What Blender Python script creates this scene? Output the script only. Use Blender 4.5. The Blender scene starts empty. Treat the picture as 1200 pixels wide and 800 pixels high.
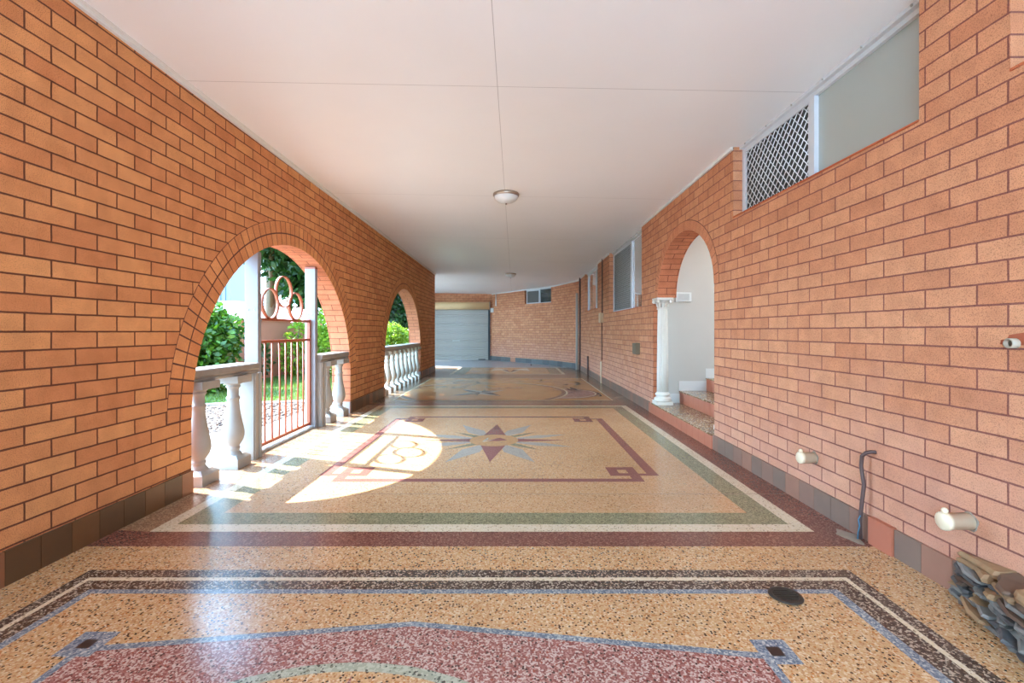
import bpy, bmesh, math, random
from mathutils import Vector, Matrix
random.seed(7)
S = bpy.context.scene
C = S.collection
PI = math.pi
# ------------------------------------------------------------------ camera, sky, sun, exposure
H = 1.125
cam_d = bpy.data.cameras.new('camera'); cam = bpy.data.objects.new('camera', cam_d); C.objects.link(cam)
cam.location = (0, 0, H); cam.rotation_euler = (PI/2, 0, 0)
cam_d.sensor_width = 36; cam_d.lens = 535/1200*36
cam_d.shift_x = -3/1200; cam_d.shift_y = -12/1200
cam_d.clip_start = 0.05; cam_d.clip_end = 400
S.camera = cam
S.cycles.sample_clamp_indirect = 5; S.cycles.blur_glossy = 1.0
SKY = 6.4; SUN = 14
S.view_settings.view_transform = 'Standard'; S.view_settings.look = 'None'
S.view_settings.gamma = 1; S.view_settings.use_curve_mapping = False
S.view_settings.exposure = 1.15
w = bpy.data.worlds.new('sky'); S.world = w; w.use_nodes = True
nt = w.node_tree; nt.nodes.clear()
tc = nt.nodes.new('ShaderNodeTexCoord'); sx = nt.nodes.new('ShaderNodeSeparateXYZ')
rp = nt.nodes.new('ShaderNodeValToRGB'); bg = nt.nodes.new('ShaderNodeBackground'); wo = nt.nodes.new('ShaderNodeOutputWorld')
nt.links.new(tc.outputs['Generated'], sx.inputs[0]); nt.links.new(sx.outputs['Z'], rp.inputs[0])
rp.color_ramp.elements[0].position = 0.0; rp.color_ramp.elements[0].color = (0.44, 0.74, 1.0, 1)
rp.color_ramp.elements[1].position = 0.7; rp.color_ramp.elements[1].color = (0.32, 0.60, 1.0, 1)
nt.links.new(rp.outputs[0], bg.inputs[0]); # the sky is brighter on the sun's side
dp = nt.nodes.new('ShaderNodeVectorMath'); dp.operation = 'DOT_PRODUCT'; dp.inputs[1].default_value = (-0.93, 0.36, 0)
nt.links.new(tc.outputs['Generated'], dp.inputs[0])
mr = nt.nodes.new('ShaderNodeMapRange'); mr.inputs['From Min'].default_value = -1; mr.inputs['From Max'].default_value = 1
mr.inputs['To Min'].default_value = SKY*0.36; mr.inputs['To Max'].default_value = SKY*2.1
nt.links.new(dp.outputs['Value'], mr.inputs['Value']); nt.links.new(mr.outputs[0], bg.inputs[1])
nt.links.new(bg.outputs[0], wo.inputs[0])
sd = bpy.data.lights.new('sun', 'SUN'); sun = bpy.data.objects.new('sun', sd); C.objects.link(sun)
sun.rotation_euler = Vector((0.915, -0.30, -1)).to_track_quat('-Z', 'Y').to_euler()
sun.location = (-20, 8, 20)
sd.energy = SUN; sd.angle = math.radians(0.6); sd.color = (1, 0.97, 0.92)

# ------------------------------------------------------------------ helpers
class MB:
    def __init__(s): s.v = []; s.f = []; s.m = []; s.uv = []; s.sm = []
    def face(s, pts, m=0, uv=None, smooth=False):
        b = len(s.v); s.v += [tuple(p) for p in pts]
        s.f.append(tuple(range(b, b+len(pts)))); s.m.append(m)
        s.uv.append(uv or [(0, 0)]*len(pts)); s.sm.append(smooth)
    def grid(s, rows, m=0, closed=True, smooth=True, cap0=False, cap1=False):
        b = len(s.v); n = len(rows[0])
        for r in rows: s.v += [tuple(p) for p in r]
        for i in range(len(rows)-1):
            for j in range(n if closed else n-1):
                k = (j+1) % n
                s.f.append((b+i*n+j, b+i*n+k, b+(i+1)*n+k, b+(i+1)*n+j)); s.m.append(m); s.uv.append([(0, 0)]*4); s.sm.append(smooth)
        if cap0: s.f.append(tuple(b+j for j in reversed(range(n)))); s.m.append(m); s.uv.append([(0, 0)]*n); s.sm.append(False)
        if cap1: s.f.append(tuple(b+(len(rows)-1)*n+j for j in range(n))); s.m.append(m); s.uv.append([(0, 0)]*n); s.sm.append(False)
    def hexa(s, p, m=0):                       # 8 corners: 4 bottom ring then 4 top ring
        b = len(s.v); s.v += [tuple(q) for q in p]
        for f in ((3, 2, 1, 0), (4, 5, 6, 7), (0, 1, 5, 4), (1, 2, 6, 5), (2, 3, 7, 6), (3, 0, 4, 7)):
            s.f.append(tuple(b+i for i in f)); s.m.append(m); s.uv.append([(0, 0)]*4); s.sm.append(False)
    def box(s, x0, x1, y0, y1, z0, z1, m=0):
        s.hexa([(x0, y0, z0), (x1, y0, z0), (x1, y1, z0), (x0, y1, z0), (x0, y0, z1), (x1, y0, z1), (x1, y1, z1), (x0, y1, z1)], m)
    def lathe(s, prof, cx, cy, cz=0, n=28, m=0, mod=None):
        rows = []
        for r, z in prof:
            rows.append([(cx+r*(mod(2*PI*j/n) if mod else 1)*math.cos(2*PI*j/n), cy+r*(mod(2*PI*j/n) if mod else 1)*math.sin(2*PI*j/n), cz+z) for j in range(n)])
        s.grid(rows, m, True, True, True, True)
    def tube(s, path, r, n=10, m=0, closed=False):
        P = [Vector(p) for p in path]; rows = []; N = len(P)
        up = None
        for i in range(N):
            if closed: t = P[(i+1) % N]-P[i-1]
            else: t = P[min(i+1, N-1)]-P[max(i-1, 0)]
            t.normalize()
            if up is None: up = t.orthogonal().normalized()
            up = (up-t*up.dot(t)).normalized(); q = t.cross(up)
            rows.append([P[i]+(up*math.cos(2*PI*j/n)+q*math.sin(2*PI*j/n))*r for j in range(n)])
        if closed: rows.append(rows[0]); s.grid(rows, m)
        else: s.grid(rows, m, True, True, True, True)
    def extrude(s, pts, d, m=0):               # pts: polygon, d: vector
        d = Vector(d); A = [Vector(p) for p in pts]; B = [p+d for p in A]; n = len(A)
        s.face(list(reversed(A)), m); s.face(B, m)
        for i in range(n): s.face([A[i], A[(i+1) % n], B[(i+1) % n], B[i]], m)
    def build(s, name, mats, parent=None, kind=None, bevel=0):
        me = bpy.data.meshes.new(name); me.from_pydata(s.v, [], s.f)
        for mm in (mats if isinstance(mats, (list, tuple)) else [mats]): me.materials.append(mm)
        uvl = me.uv_layers.new(name='uv')
        k = 0
        for i, p in enumerate(me.polygons):
            p.material_index = s.m[i]; p.use_smooth = s.sm[i]
            for j in range(p.loop_total): uvl.data[k].uv = s.uv[i][j]; k += 1
        me.validate(); me.update()
        o = bpy.data.objects.new(name, me); C.objects.link(o)
        if parent: o.parent = parent; o.matrix_parent_inverse = Matrix.Translation(parent.location).inverted()
        if kind: o['kind'] = kind
        if bevel:
            b = o.modifiers.new('bevel', 'BEVEL'); b.width = bevel; b.segments = 2; b.limit_method = 'ANGLE'
        return o
def tag(o, label, cat, group=None, kind=None):
    o['label'] = label; o['category'] = cat
    if group: o['group'] = group
    if kind: o['kind'] = kind
    return o
def thing(name, loc, label, cat, group=None):
    o = bpy.data.objects.new(name, None); C.objects.link(o); o.location = loc; o.empty_display_size = 0.1
    return tag(o, label, cat, group)
def structure(name, loc=(0, 0, 0)):
    o = bpy.data.objects.new(name, None); C.objects.link(o); o.location = loc; o['kind'] = 'structure'; return o

# ------------------------------------------------------------------ materials
def newmat(name):
    m = bpy.data.materials.new(name); m.use_nodes = True
    b = m.node_tree.nodes['Principled BSDF']
    return m, m.node_tree, b
def N(nt, t, **kw):
    n = nt.nodes.new(t)
    for k, v in kw.items(): setattr(n, k, v)
    return n
def s2l(c):
    return tuple(((x/255)/12.92 if x/255 <= .04045 else ((x/255+.055)/1.055)**2.4) for x in c)
def rgba(c): return (c[0], c[1], c[2], 1)
def plain(name, col, rough=.5, metal=0, var=.08, scale=30, bump=0.0, spec=.5):
    m, t, b = newmat(name)
    c = s2l(col)
    no = N(t, 'ShaderNodeTexNoise'); no.inputs['Scale'].default_value = scale; no.inputs['Detail'].default_value = 5
    co = N(t, 'ShaderNodeTexCoord'); t.links.new(co.outputs['Object'], no.inputs['Vector'])
    mx = N(t, 'ShaderNodeMix', data_type='RGBA')
    mx.inputs[6].default_value = rgba([x*(1-var) for x in c]); mx.inputs[7].default_value = rgba([min(1, x*(1+var)) for x in c])
    t.links.new(no.outputs['Fac'], mx.inputs[0]); t.links.new(mx.outputs[2], b.inputs['Base Color'])
    b.inputs['Roughness'].default_value = rough; b.inputs['Metallic'].default_value = metal; b.inputs['Specular IOR Level'].default_value = spec
    if bump:
        bp = N(t, 'ShaderNodeBump'); bp.inputs['Strength'].default_value = bump; bp.inputs['Distance'].default_value = .004
        t.links.new(no.outputs['Fac'], bp.inputs['Height']); t.links.new(bp.outputs[0], b.inputs['Normal'])
    return m
def brick(name, c1, c2, mortar, bw, bh, ms=.0042, stain=None, island=False):
    m, t, b = newmat(name)
    uv = N(t, 'ShaderNodeTexCoord')
    co = uv.outputs['Object']
    sp = N(t, 'ShaderNodeTexNoise'); sp.inputs['Scale'].default_value = 260; sp.inputs['Detail'].default_value = 3; t.links.new(co, sp.inputs['Vector'])
    spr = N(t, 'ShaderNodeValToRGB'); spr.color_ramp.elements[0].position = .30; spr.color_ramp.elements[0].color = (.36, .3, .28, 1)
    spr.color_ramp.elements[1].position = .50; spr.color_ramp.elements[1].color = (1, 1, 1, 1); t.links.new(sp.outputs['Fac'], spr.inputs[0])
    bl = N(t, 'ShaderNodeTexNoise'); bl.inputs['Scale'].default_value = 9; bl.inputs['Detail'].default_value = 4; t.links.new(co, bl.inputs['Vector'])
    blr = N(t, 'ShaderNodeValToRGB'); blr.color_ramp.elements[0].position = .3; blr.color_ramp.elements[0].color = (.86, .82, .8, 1)
    blr.color_ramp.elements[1].position = .7; blr.color_ramp.elements[1].color = (1.06, 1.05, 1.04, 1); t.links.new(bl.outputs['Fac'], blr.inputs[0])
    if island:
        g = N(t, 'ShaderNodeNewGeometry'); mx = N(t, 'ShaderNodeMix', data_type='RGBA')
        mx.inputs[6].default_value = rgba(s2l(c1)); mx.inputs[7].default_value = rgba(s2l(c2)); t.links.new(g.outputs['Random Per Island'], mx.inputs[0])
        base = mx.outputs[2]; fac = None
    else:
        br = N(t, 'ShaderNodeTexBrick'); br.offset = .5; br.offset_frequency = 2; br.squash = 1
        br.inputs['Scale'].default_value = 1; br.inputs['Mortar Size'].default_value = ms; br.inputs['Mortar Smooth'].default_value = .15
        br.inputs['Brick Width'].default_value = bw; br.inputs['Row Height'].default_value = bh
        br.inputs['Color1'].default_value = rgba(s2l(c1)); br.inputs['Color2'].default_value = rgba(s2l(c2)); br.inputs['Mortar'].default_value = rgba(s2l(mortar))
        # slightly wavy joints
        wv = N(t, 'ShaderNodeTexNoise'); wv.inputs['Scale'].default_value = 14; t.links.new(co, wv.inputs['Vector'])
        vm = N(t, 'ShaderNodeVectorMath', operation='MULTIPLY_ADD'); vm.inputs[1].default_value = (.004, .004, 0)
        t.links.new(wv.outputs['Color'], vm.inputs[0]); t.links.new(uv.outputs['UV'], vm.inputs[2])
        t.links.new(vm.outputs[0], br.inputs['Vector'])
        base = br.outputs['Color']; fac = br.outputs['Fac']
    m1 = N(t, 'ShaderNodeMix', data_type='RGBA', blend_type='MULTIPLY'); m1.inputs[0].default_value = .75
    t.links.new(base, m1.inputs[6]); t.links.new(spr.outputs[0], m1.inputs[7])
    m2 = N(t, 'ShaderNodeMix', data_type='RGBA', blend_type='MULTIPLY'); m2.inputs[0].default_value = 1
    t.links.new(m1.outputs[2], m2.inputs[6]); t.links.new(blr.outputs[0], m2.inputs[7])
    out = m2.outputs[2]
    if stain:                                   # salt bloom rising from the ground
        sz = N(t, 'ShaderNodeSeparateXYZ'); t.links.new(co, sz.inputs[0])
        ns = N(t, 'ShaderNodeTexNoise'); ns.inputs['Scale'].default_value = 3.5; ns.inputs['Detail'].default_value = 6; t.links.new(co, ns.inputs['Vector'])
        ad = N(t, 'ShaderNodeMath', operation='MULTIPLY_ADD'); ad.inputs[1].default_value = 1.1; t.links.new(ns.outputs['Fac'], ad.inputs[0]); t.links.new(sz.outputs['Z'], ad.inputs[2])
        mr = N(t, 'ShaderNodeMapRange'); mr.inputs['From Min'].default_value = .6; mr.inputs['From Max'].default_value = 1.55; mr.inputs['To Min'].default_value = .5; mr.inputs['To Max'].default_value = 0
        t.links.new(ad.outputs[0], mr.inputs['Value'])
        m3 = N(t, 'ShaderNodeMix', data_type='RGBA'); m3.inputs[7].default_value = rgba(s2l(stain)); t.links.new(mr.outputs[0], m3.inputs[0]); t.links.new(out, m3.inputs[6])
        if fac is not None:
            # keep the joints readable through the bloom
            m4 = N(t, 'ShaderNodeMix', data_type='RGBA'); t.links.new(fac, m4.inputs[0]); t.links.new(m3.outputs[2], m4.inputs[6]); t.links.new(out, m4.inputs[7]); out = m4.outputs[2]
        else: out = m3.outputs[2]
    t.links.new(out, b.inputs['Base Color'])
    b.inputs['Roughness'].default_value = .85; b.inputs['Specular IOR Level'].default_value = .25
    bp = N(t, 'ShaderNodeBump'); bp.inputs['Strength'].default_value = .6; bp.inputs['Distance'].default_value = .004
    if fac is not None:
        iv = N(t, 'ShaderNodeMath', operation='MULTIPLY_ADD'); iv.inputs[1].default_value = -1; t.links.new(fac, iv.inputs[0])
        sc = N(t, 'ShaderNodeMath', operation='MULTIPLY'); sc.inputs[1].default_value = .35; t.links.new(sp.outputs['Fac'], sc.inputs[0]); t.links.new(sc.outputs[0], iv.inputs[2])
        t.links.new(iv.outputs[0], bp.inputs['Height'])
    else: t.links.new(sp.outputs['Fac'], bp.inputs['Height']); bp.inputs['Strength'].default_value = .25
    t.links.new(bp.outputs[0], b.inputs['Normal'])
    return m
def terrazzo(name, cols, scale=95, rough=.2, chip=None):
    """cols: list of (fraction upto, srgb) grains; chip: (share, srgb, srgb, scale) larger scattered stones"""
    m, t, b = newmat(name)
    co = N(t, 'ShaderNodeTexCoord')
    vo = N(t, 'ShaderNodeTexVoronoi'); vo.inputs['Scale'].default_value = scale; t.links.new(co.outputs['Object'], vo.inputs['Vector'])
    sp = N(t, 'ShaderNodeSeparateColor'); t.links.new(vo.outputs['Color'], sp.inputs[0])
    r = N(t, 'ShaderNodeValToRGB'); r.color_ramp.interpolation = 'CONSTANT'
    e = r.color_ramp.elements; e[0].position = 0; e[0].color = rgba(s2l(cols[0][1])); pos = cols[0][0]
    e.remove(e[1])
    for fr, c in cols[1:]:
        q = e.new(pos); q.color = rgba(s2l(c)); pos = fr
    t.links.new(sp.outputs[0], r.inputs[0]); out = r.outputs[0]
    if chip:
        share, ca, cb, sc = chip
        v2 = N(t, 'ShaderNodeTexVoronoi'); v2.inputs['Scale'].default_value = sc; t.links.new(co.outputs['Object'], v2.inputs['Vector'])
        s2 = N(t, 'ShaderNodeSeparateColor'); t.links.new(v2.outputs['Color'], s2.inputs[0])
        wob = N(t, 'ShaderNodeTexNoise'); wob.inputs['Scale'].default_value = sc*2.2; t.links.new(co.outputs['Object'], wob.inputs['Vector'])
        ad = N(t, 'ShaderNodeMath', operation='MULTIPLY_ADD'); ad.inputs[1].default_value = .5; t.links.new(wob.outputs['Fac'], ad.inputs[0]); t.links.new(v2.outputs['Distance'], ad.inputs[2])
        ok = N(t, 'ShaderNodeMath', operation='LESS_THAN'); ok.inputs[1].default_value = .62; t.links.new(ad.outputs[0], ok.inputs[0])
        l2 = N(t, 'ShaderNodeMath', operation='LESS_THAN'); l2.inputs[1].default_value = share; t.links.new(s2.outputs[0], l2.inputs[0])
        an = N(t, 'ShaderNodeMath', operation='MULTIPLY'); t.links.new(ok.outputs[0], an.inputs[0]); t.links.new(l2.outputs[0], an.inputs[1])
        cm = N(t, 'ShaderNodeMix', data_type='RGBA'); cm.inputs[6].default_value = rgba(s2l(ca)); cm.inputs[7].default_value = rgba(s2l(cb))
        st_ = N(t, 'ShaderNodeMath', operation='GREATER_THAN'); st_.inputs[1].default_value = .62; t.links.new(s2.outputs[1], st_.inputs[0]); t.links.new(st_.outputs[0], cm.inputs[0])
        fm_ = N(t, 'ShaderNodeMix', data_type='RGBA'); t.links.new(an.outputs[0], fm_.inputs[0]); t.links.new(out, fm_.inputs[6]); t.links.new(cm.outputs[2], fm_.inputs[7]); out = fm_.outputs[2]
    no = N(t, 'ShaderNodeTexNoise'); no.inputs['Scale'].default_value = 1.6; no.inputs['Detail'].default_value = 6; t.links.new(co.outputs['Object'], no.inputs['Vector'])
    nr = N(t, 'ShaderNodeValToRGB'); nr.color_ramp.elements[0].position = .3; nr.color_ramp.elements[0].color = (.9, .87, .84, 1); nr.color_ramp.elements[1].position = .7; nr.color_ramp.elements[1].color = (1.03, 1.02, 1.01, 1)
    t.links.new(no.outputs['Fac'], nr.inputs[0])
    mx = N(t, 'ShaderNodeMix', data_type='RGBA', blend_type='MULTIPLY'); mx.inputs[0].default_value = 1
    t.links.new(out, mx.inputs[6]); t.links.new(nr.outputs[0], mx.inputs[7]); t.links.new(mx.outputs[2], b.inputs['Base Color'])
    rr = N(t, 'ShaderNodeMapRange'); rr.inputs['To Min'].default_value = rough*.8; rr.inputs['To Max'].default_value = rough*1.5; t.links.new(no.outputs['Fac'], rr.inputs['Value']); t.links.new(rr.outputs[0], b.inputs['Roughness'])
    b.inputs['Specular IOR Level'].default_value = .55
    return m
def leafmat(name, c1, c2, trans=.35):
    m, t, b = newmat(name)
    g = N(t, 'ShaderNodeNewGeometry'); mx = N(t, 'ShaderNodeMix', data_type='RGBA')
    mx.inputs[6].default_value = rgba(s2l(c1)); mx.inputs[7].default_value = rgba(s2l(c2)); t.links.new(g.outputs['Random Per Island'], mx.inputs[0])
    t.links.new(mx.outputs[2], b.inputs['Base Color']); b.inputs['Roughness'].default_value = .45
    tr = N(t, 'ShaderNodeBsdfTranslucent'); t.links.new(mx.outputs[2], tr.inputs[0])
    ms = N(t, 'ShaderNodeMixShader'); ms.inputs[0].default_value = trans
    t.links.new(b.outputs[0], ms.inputs[1]); t.links.new(tr.outputs[0], ms.inputs[2])
    t.links.new(ms.outputs[0], t.nodes['Material Output'].inputs[0])
    return m

LBW, LBH = .2445, .0872
RBW, RBH = .2375, .0862
BR_L = brick('brick_left', (222, 154, 98), (204, 130, 82), (112, 66, 46), LBW, LBH, ms=.005)
BR_R = brick('brick_right', (215, 152, 112), (200, 132, 94), (140, 86, 74), RBW, RBH, stain=(200, 146, 128))
BR_SOFF = brick('brick_arch_underside', (208, 132, 94), (196, 120, 84), (122, 70, 52), .24, .0862)
VOUS_L = brick('brick_arch_left', (221, 152, 97), (207, 133, 83), (0, 0, 0), 1, 1, island=True)
VOUS_R = brick('brick_arch_right', (214, 144, 106), (206, 134, 96), (0, 0, 0), 1, 1, island=True)
MORTAR = plain('mortar', (96, 54, 40), .9)
SCREEN = plain('insect_screen', (74, 74, 70), .9)
SILLBR = brick('brick_sill', (208, 118, 78), (190, 98, 62), (0, 0, 0), 1, 1, island=True)
CEIL = None
WHITE = plain('white_paint', (220, 217, 210), .45, var=.03, scale=6)
RENDER_W = plain('stair_render', (196, 188, 176), .6, var=.03, scale=4)
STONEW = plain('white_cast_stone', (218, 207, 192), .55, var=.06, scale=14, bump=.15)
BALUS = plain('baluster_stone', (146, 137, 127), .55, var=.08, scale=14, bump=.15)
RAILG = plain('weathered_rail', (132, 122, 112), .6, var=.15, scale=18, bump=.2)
POSTW = plain('post_paint', (134, 130, 132), .4, var=.03, scale=8)
RUST = plain('rust_red_paint', (150, 74, 42), .45, var=.18, scale=25)
ALU = plain('white_aluminium', (205, 206, 206), .35, var=.03)
MESHG = plain('mesh_grey', (178, 174, 166), .5, var=.05)
MESHW = plain('mesh_white', (222, 222, 220), .4, var=.02)
DARKIN = plain('dark_interior', (58, 56, 52), .8)
PVC = plain('pvc_cream', (226, 200, 166), .35, var=.03)
PIPEG = plain('old_pipe', (168, 150, 128), .5)
PIPEIN = plain('pipe_bore', (96, 92, 84), .6)
CABLE = plain('brown_conduit', (86, 60, 54), .5)
BLUEW = plain('blue_wire', (70, 120, 140), .4); DAB = plain('mortar_dab', (140, 120, 102), .9, var=.2, scale=60, bump=.5)
CONC = plain('concrete', (186, 178, 168), .75, var=.08, scale=3, bump=.1)
CONCF = plain('concrete_smooth', (150, 148, 148), .3, var=.06, scale=2)
CHROME = plain('brushed_nickel', (176, 160, 142), .3, metal=.8, var=.04)
BOWL = plain('frosted_bowl', (214, 212, 206), .3, var=.02)
DOORM = plain('roller_door_steel', (158, 148, 136), .35, var=.03, scale=3, metal=.05)
BEIGE = plain('beige_roll', (222, 188, 138), .4, var=.03)
BLACK = plain('black_plastic', (30, 30, 30), .5)
GREYST = plain('grey_steel', (168, 162, 152), .4, var=.05)
BOXM = plain('meter_box', (112, 94, 70), .5)
BOXBEI = plain('junction_beige', (196, 160, 122), .5)
TERRA = plain('terracotta_tile', (176, 98, 70), .5, var=.08, scale=12)
TERRA2 = plain('terracotta_dark', (182, 106, 78), .45, var=.12, scale=12)
TL = [plain('quarry_tile_brown', (106, 68, 38), .4, var=.2, scale=10), plain('quarry_tile_dark', (88, 58, 34), .4, var=.2, scale=10),
      plain('quarry_tile_red', (134, 82, 52), .4, var=.2, scale=10)]
TR = [plain('slate_tile_grey', (124, 96, 80), .45, var=.15, scale=10), plain('slate_tile_plum', (136, 98, 80), .45, var=.15, scale=10),
      plain('slate_tile_red', (150, 102, 80), .45, var=.15, scale=10), TERRA]
IRON = plain('cast_iron', (70, 62, 54), .45, metal=.5, var=.15)
CH = (84, 58, 38)
T_YEL = terrazzo('terrazzo_yellow', [(.08, (172, 120, 76)), (.35, (198, 154, 106)), (.65, (206, 164, 120)), (.85, (188, 138, 94)), (1, (218, 188, 152))], 150, chip=(.5, (74, 50, 34), (186, 118, 62), 78))
T_YEL2 = terrazzo('terrazzo_buff', [(.3, (198, 152, 106)), (.7, (206, 164, 122)), (.9, (190, 140, 96)), (1, (214, 180, 140))], 130, chip=(.22, (104, 76, 54), (190, 130, 78), 85))
T_GOLD = terrazzo('terrazzo_gold', [(.6, (182, 136, 90)), (1, (190, 146, 100))], 120, .18, chip=(.12, (120, 88, 56), (180, 130, 78), 85))
T_MAR = terrazzo('terrazzo_maroon', [(.3, (106, 62, 50)), (.65, (134, 84, 70)), (.85, (118, 70, 58)), (1, (156, 110, 92))], 150)
T_MAR2 = terrazzo('terrazzo_maroon_line', [(.5, (134, 82, 76)), (1, (146, 94, 86))], 160)
T_BRB = terrazzo('terrazzo_brown_border', [(.3, (140, 104, 78)), (.65, (170, 132, 100)), (.85, (154, 114, 86)), (1, (188, 154, 122))], 150)
T_WHI = terrazzo('terrazzo_white', [(.06, (150, 128, 104)), (.6, (214, 194, 162)), (1, (222, 204, 176))], 140)
T_GRN = terrazzo('terrazzo_green', [(.2, (102, 98, 72)), (.6, (144, 136, 102)), (.85, (130, 124, 92)), (1, (166, 154, 118))], 150)
T_GRY = terrazzo('terrazzo_lightgrey', [(.1, (138, 128, 116)), (1, (166, 156, 142))], 150)
T_DRK = terrazzo('terrazzo_black', [(.5, (70, 53, 44)), (.75, (100, 82, 68)), (1, (176, 156, 136))], 150)
T_BLU = terrazzo('terrazzo_blue', [(.3, (100, 108, 120)), (.7, (142, 146, 150)), (.85, (116, 122, 132)), (1, (184, 180, 172))], 150)
T_PNK = terrazzo('terrazzo_pink', [(.3, (156, 100, 90)), (.55, (132, 76, 68)), (.85, (200, 170, 156)), (1, (178, 132, 120))], 165, chip=(.34, (80, 52, 44), (150, 76, 58), 80))
T_GRN2 = terrazzo('terrazzo_greygreen', [(.12, (84, 84, 72)), (.6, (160, 160, 138)), (1, (182, 178, 156))], 130, chip=(.2, (80, 74, 62), (120, 116, 96), 70))
T_BRN = terrazzo('terrazzo_greybrown', [(.3, (112, 92, 72)), (.7, (142, 118, 94)), (1, (128, 106, 86))], 140)
T_BLK = plain('inlay_black', (46, 36, 34), .3)
T_CHA = terrazzo('terrazzo_charcoal', [(.6, (96, 86, 84)), (1, (110, 98, 92))], 140)
T_STEP = terrazzo('terrazzo_step', [(.3, (124, 92, 66)), (.6, (176, 148, 116)), (.85, (150, 116, 84)), (1, (204, 186, 160))], 70)
SEAM = plain('floor_seam', (120, 86, 62), .6)
# glass
def glassmat(name, col, rough, alpha_t):
    m, t, b = newmat(name)
    b.inputs['Base Color'].default_value = rgba(s2l(col)); b.inputs['Roughness'].default_value = rough
    b.inputs['Transmission Weight'].default_value = alpha_t; b.inputs['IOR'].default_value = 1.45; b.inputs['Specular IOR Level'].default_value = .6
    return m
FROST = glassmat('frosted_glass', (160, 166, 156), .42, .25)
PANE = glassmat('clear_glass', (200, 206, 204), .03, .9)
# ceiling paint with sheet joints
def ceilmat():
    m, t, b = newmat('ceiling_paint')
    co = N(t, 'ShaderNodeTexCoord'); sp = N(t, 'ShaderNodeSeparateXYZ'); t.links.new(co.outputs['Object'], sp.inputs[0])
    no = N(t, 'ShaderNodeTexNoise'); no.inputs['Scale'].default_value = .9; no.inputs['Detail'].default_value = 4; t.links.new(co.outputs['Object'], no.inputs['Vector'])
    r = N(t, 'ShaderNodeValToRGB'); r.color_ramp.elements[0].color = rgba(s2l((234, 232, 228))); r.color_ramp.elements[1].color = rgba(s2l((244, 243, 241)))
    t.links.new(no.outputs['Fac'], r.inputs[0])
    # long joint
    a = N(t, 'ShaderNodeMath', operation='ADD'); a.inputs[1].default_value = .115; t.links.new(sp.outputs['X'], a.inputs[0])
    ab = N(t, 'ShaderNodeMath', operation='ABSOLUTE'); t.links.new(a.outputs[0], ab.inputs[0])
    l1 = N(t, 'ShaderNodeMath', operation='LESS_THAN'); l1.inputs[1].default_value = .0022; t.links.new(ab.outputs[0], l1.inputs[0])
    # cross joints each 2.44 m
    w1 = N(t, 'ShaderNodeMath', operation='ADD'); w1.inputs[1].default_value = -3.08+2.44*4; t.links.new(sp.outputs['Y'], w1.inputs[0])
    md = N(t, 'ShaderNodeMath', operation='PINGPONG'); md.inputs[1].default_value = 1.22; t.links.new(w1.outputs[0], md.inputs[0])
    l2 = N(t, 'ShaderNodeMath', operation='LESS_THAN'); l2.inputs[1].default_value = .0022; t.links.new(md.outputs[0], l2.inputs[0])
    mxm = N(t, 'ShaderNodeMath', operation='MAXIMUM'); t.links.new(l1.outputs[0], mxm.inputs[0]); t.links.new(l2.outputs[0], mxm.inputs[1])
    ml = N(t, 'ShaderNodeMath', operation='MULTIPLY'); ml.inputs[1].default_value = .55; t.links.new(mxm.outputs[0], ml.inputs[0])
    mx = N(t, 'ShaderNodeMix', data_type='RGBA'); mx.inputs[7].default_value = rgba(s2l((120, 112, 108))); t.links.new(ml.outputs[0], mx.inputs[0]); t.links.new(r.outputs[0], mx.inputs[6])
    t.links.new(mx.outputs[2], b.inputs['Base Color']); b.inputs['Roughness'].default_value = .38
    return m
CEIL = ceilmat()

# ------------------------------------------------------------------ room dimensions
XL, XLB = -2.258, -2.51          # left wall inner / outer face
XR, XRB = 1.905, 2.155           # right wall inner / outer face
YN, YE = -2.3, 12.95             # near edge of the roof, end of the left wall
def zc(x, y):
    return H+1.69-.0075*(y-3)-.0185*(x+2.25)-(.02*(y-12.95) if y > 12.95 else 0)

# ---- floor: one mesh, inlays as thin flush layers
fl = MB(); fm = []; LAY = .0004
def lay(pts, mat, L):
    if mat not in fm: fm.append(mat)
    fl.face([(x, y, L*LAY) for x, y in pts], fm.index(mat))
def rect(x0, x1, y0, y1, mat, L): lay([(x0, y0), (x1, y0), (x1, y1), (x0, y1)], mat, L)
def ell(cx, cy, rx, ry, mat, L, a0=0, a1=2*PI, n=64): lay([(cx+rx*math.cos(a0+(a1-a0)*i/n), cy+ry*math.sin(a0+(a1-a0)*i/n)) for i in range(n)], mat, L)
def ring(cx, cy, r0, r1, mat, L, a0=0, a1=2*PI, n=64):
    for i in range(n):
        a = a0+(a1-a0)*i/n; b = a0+(a1-a0)*(i+1)/n
        lay([(cx+r0*math.cos(a), cy+r0*math.sin(a)), (cx+r1*math.cos(a), cy+r1*math.sin(a)), (cx+r1*math.cos(b), cy+r1*math.sin(b)), (cx+r0*math.cos(b), cy+r0*math.sin(b))], mat, L)
rect(-2.56, 1.95, -3.2, 14.2, T_YEL, 0)
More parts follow.
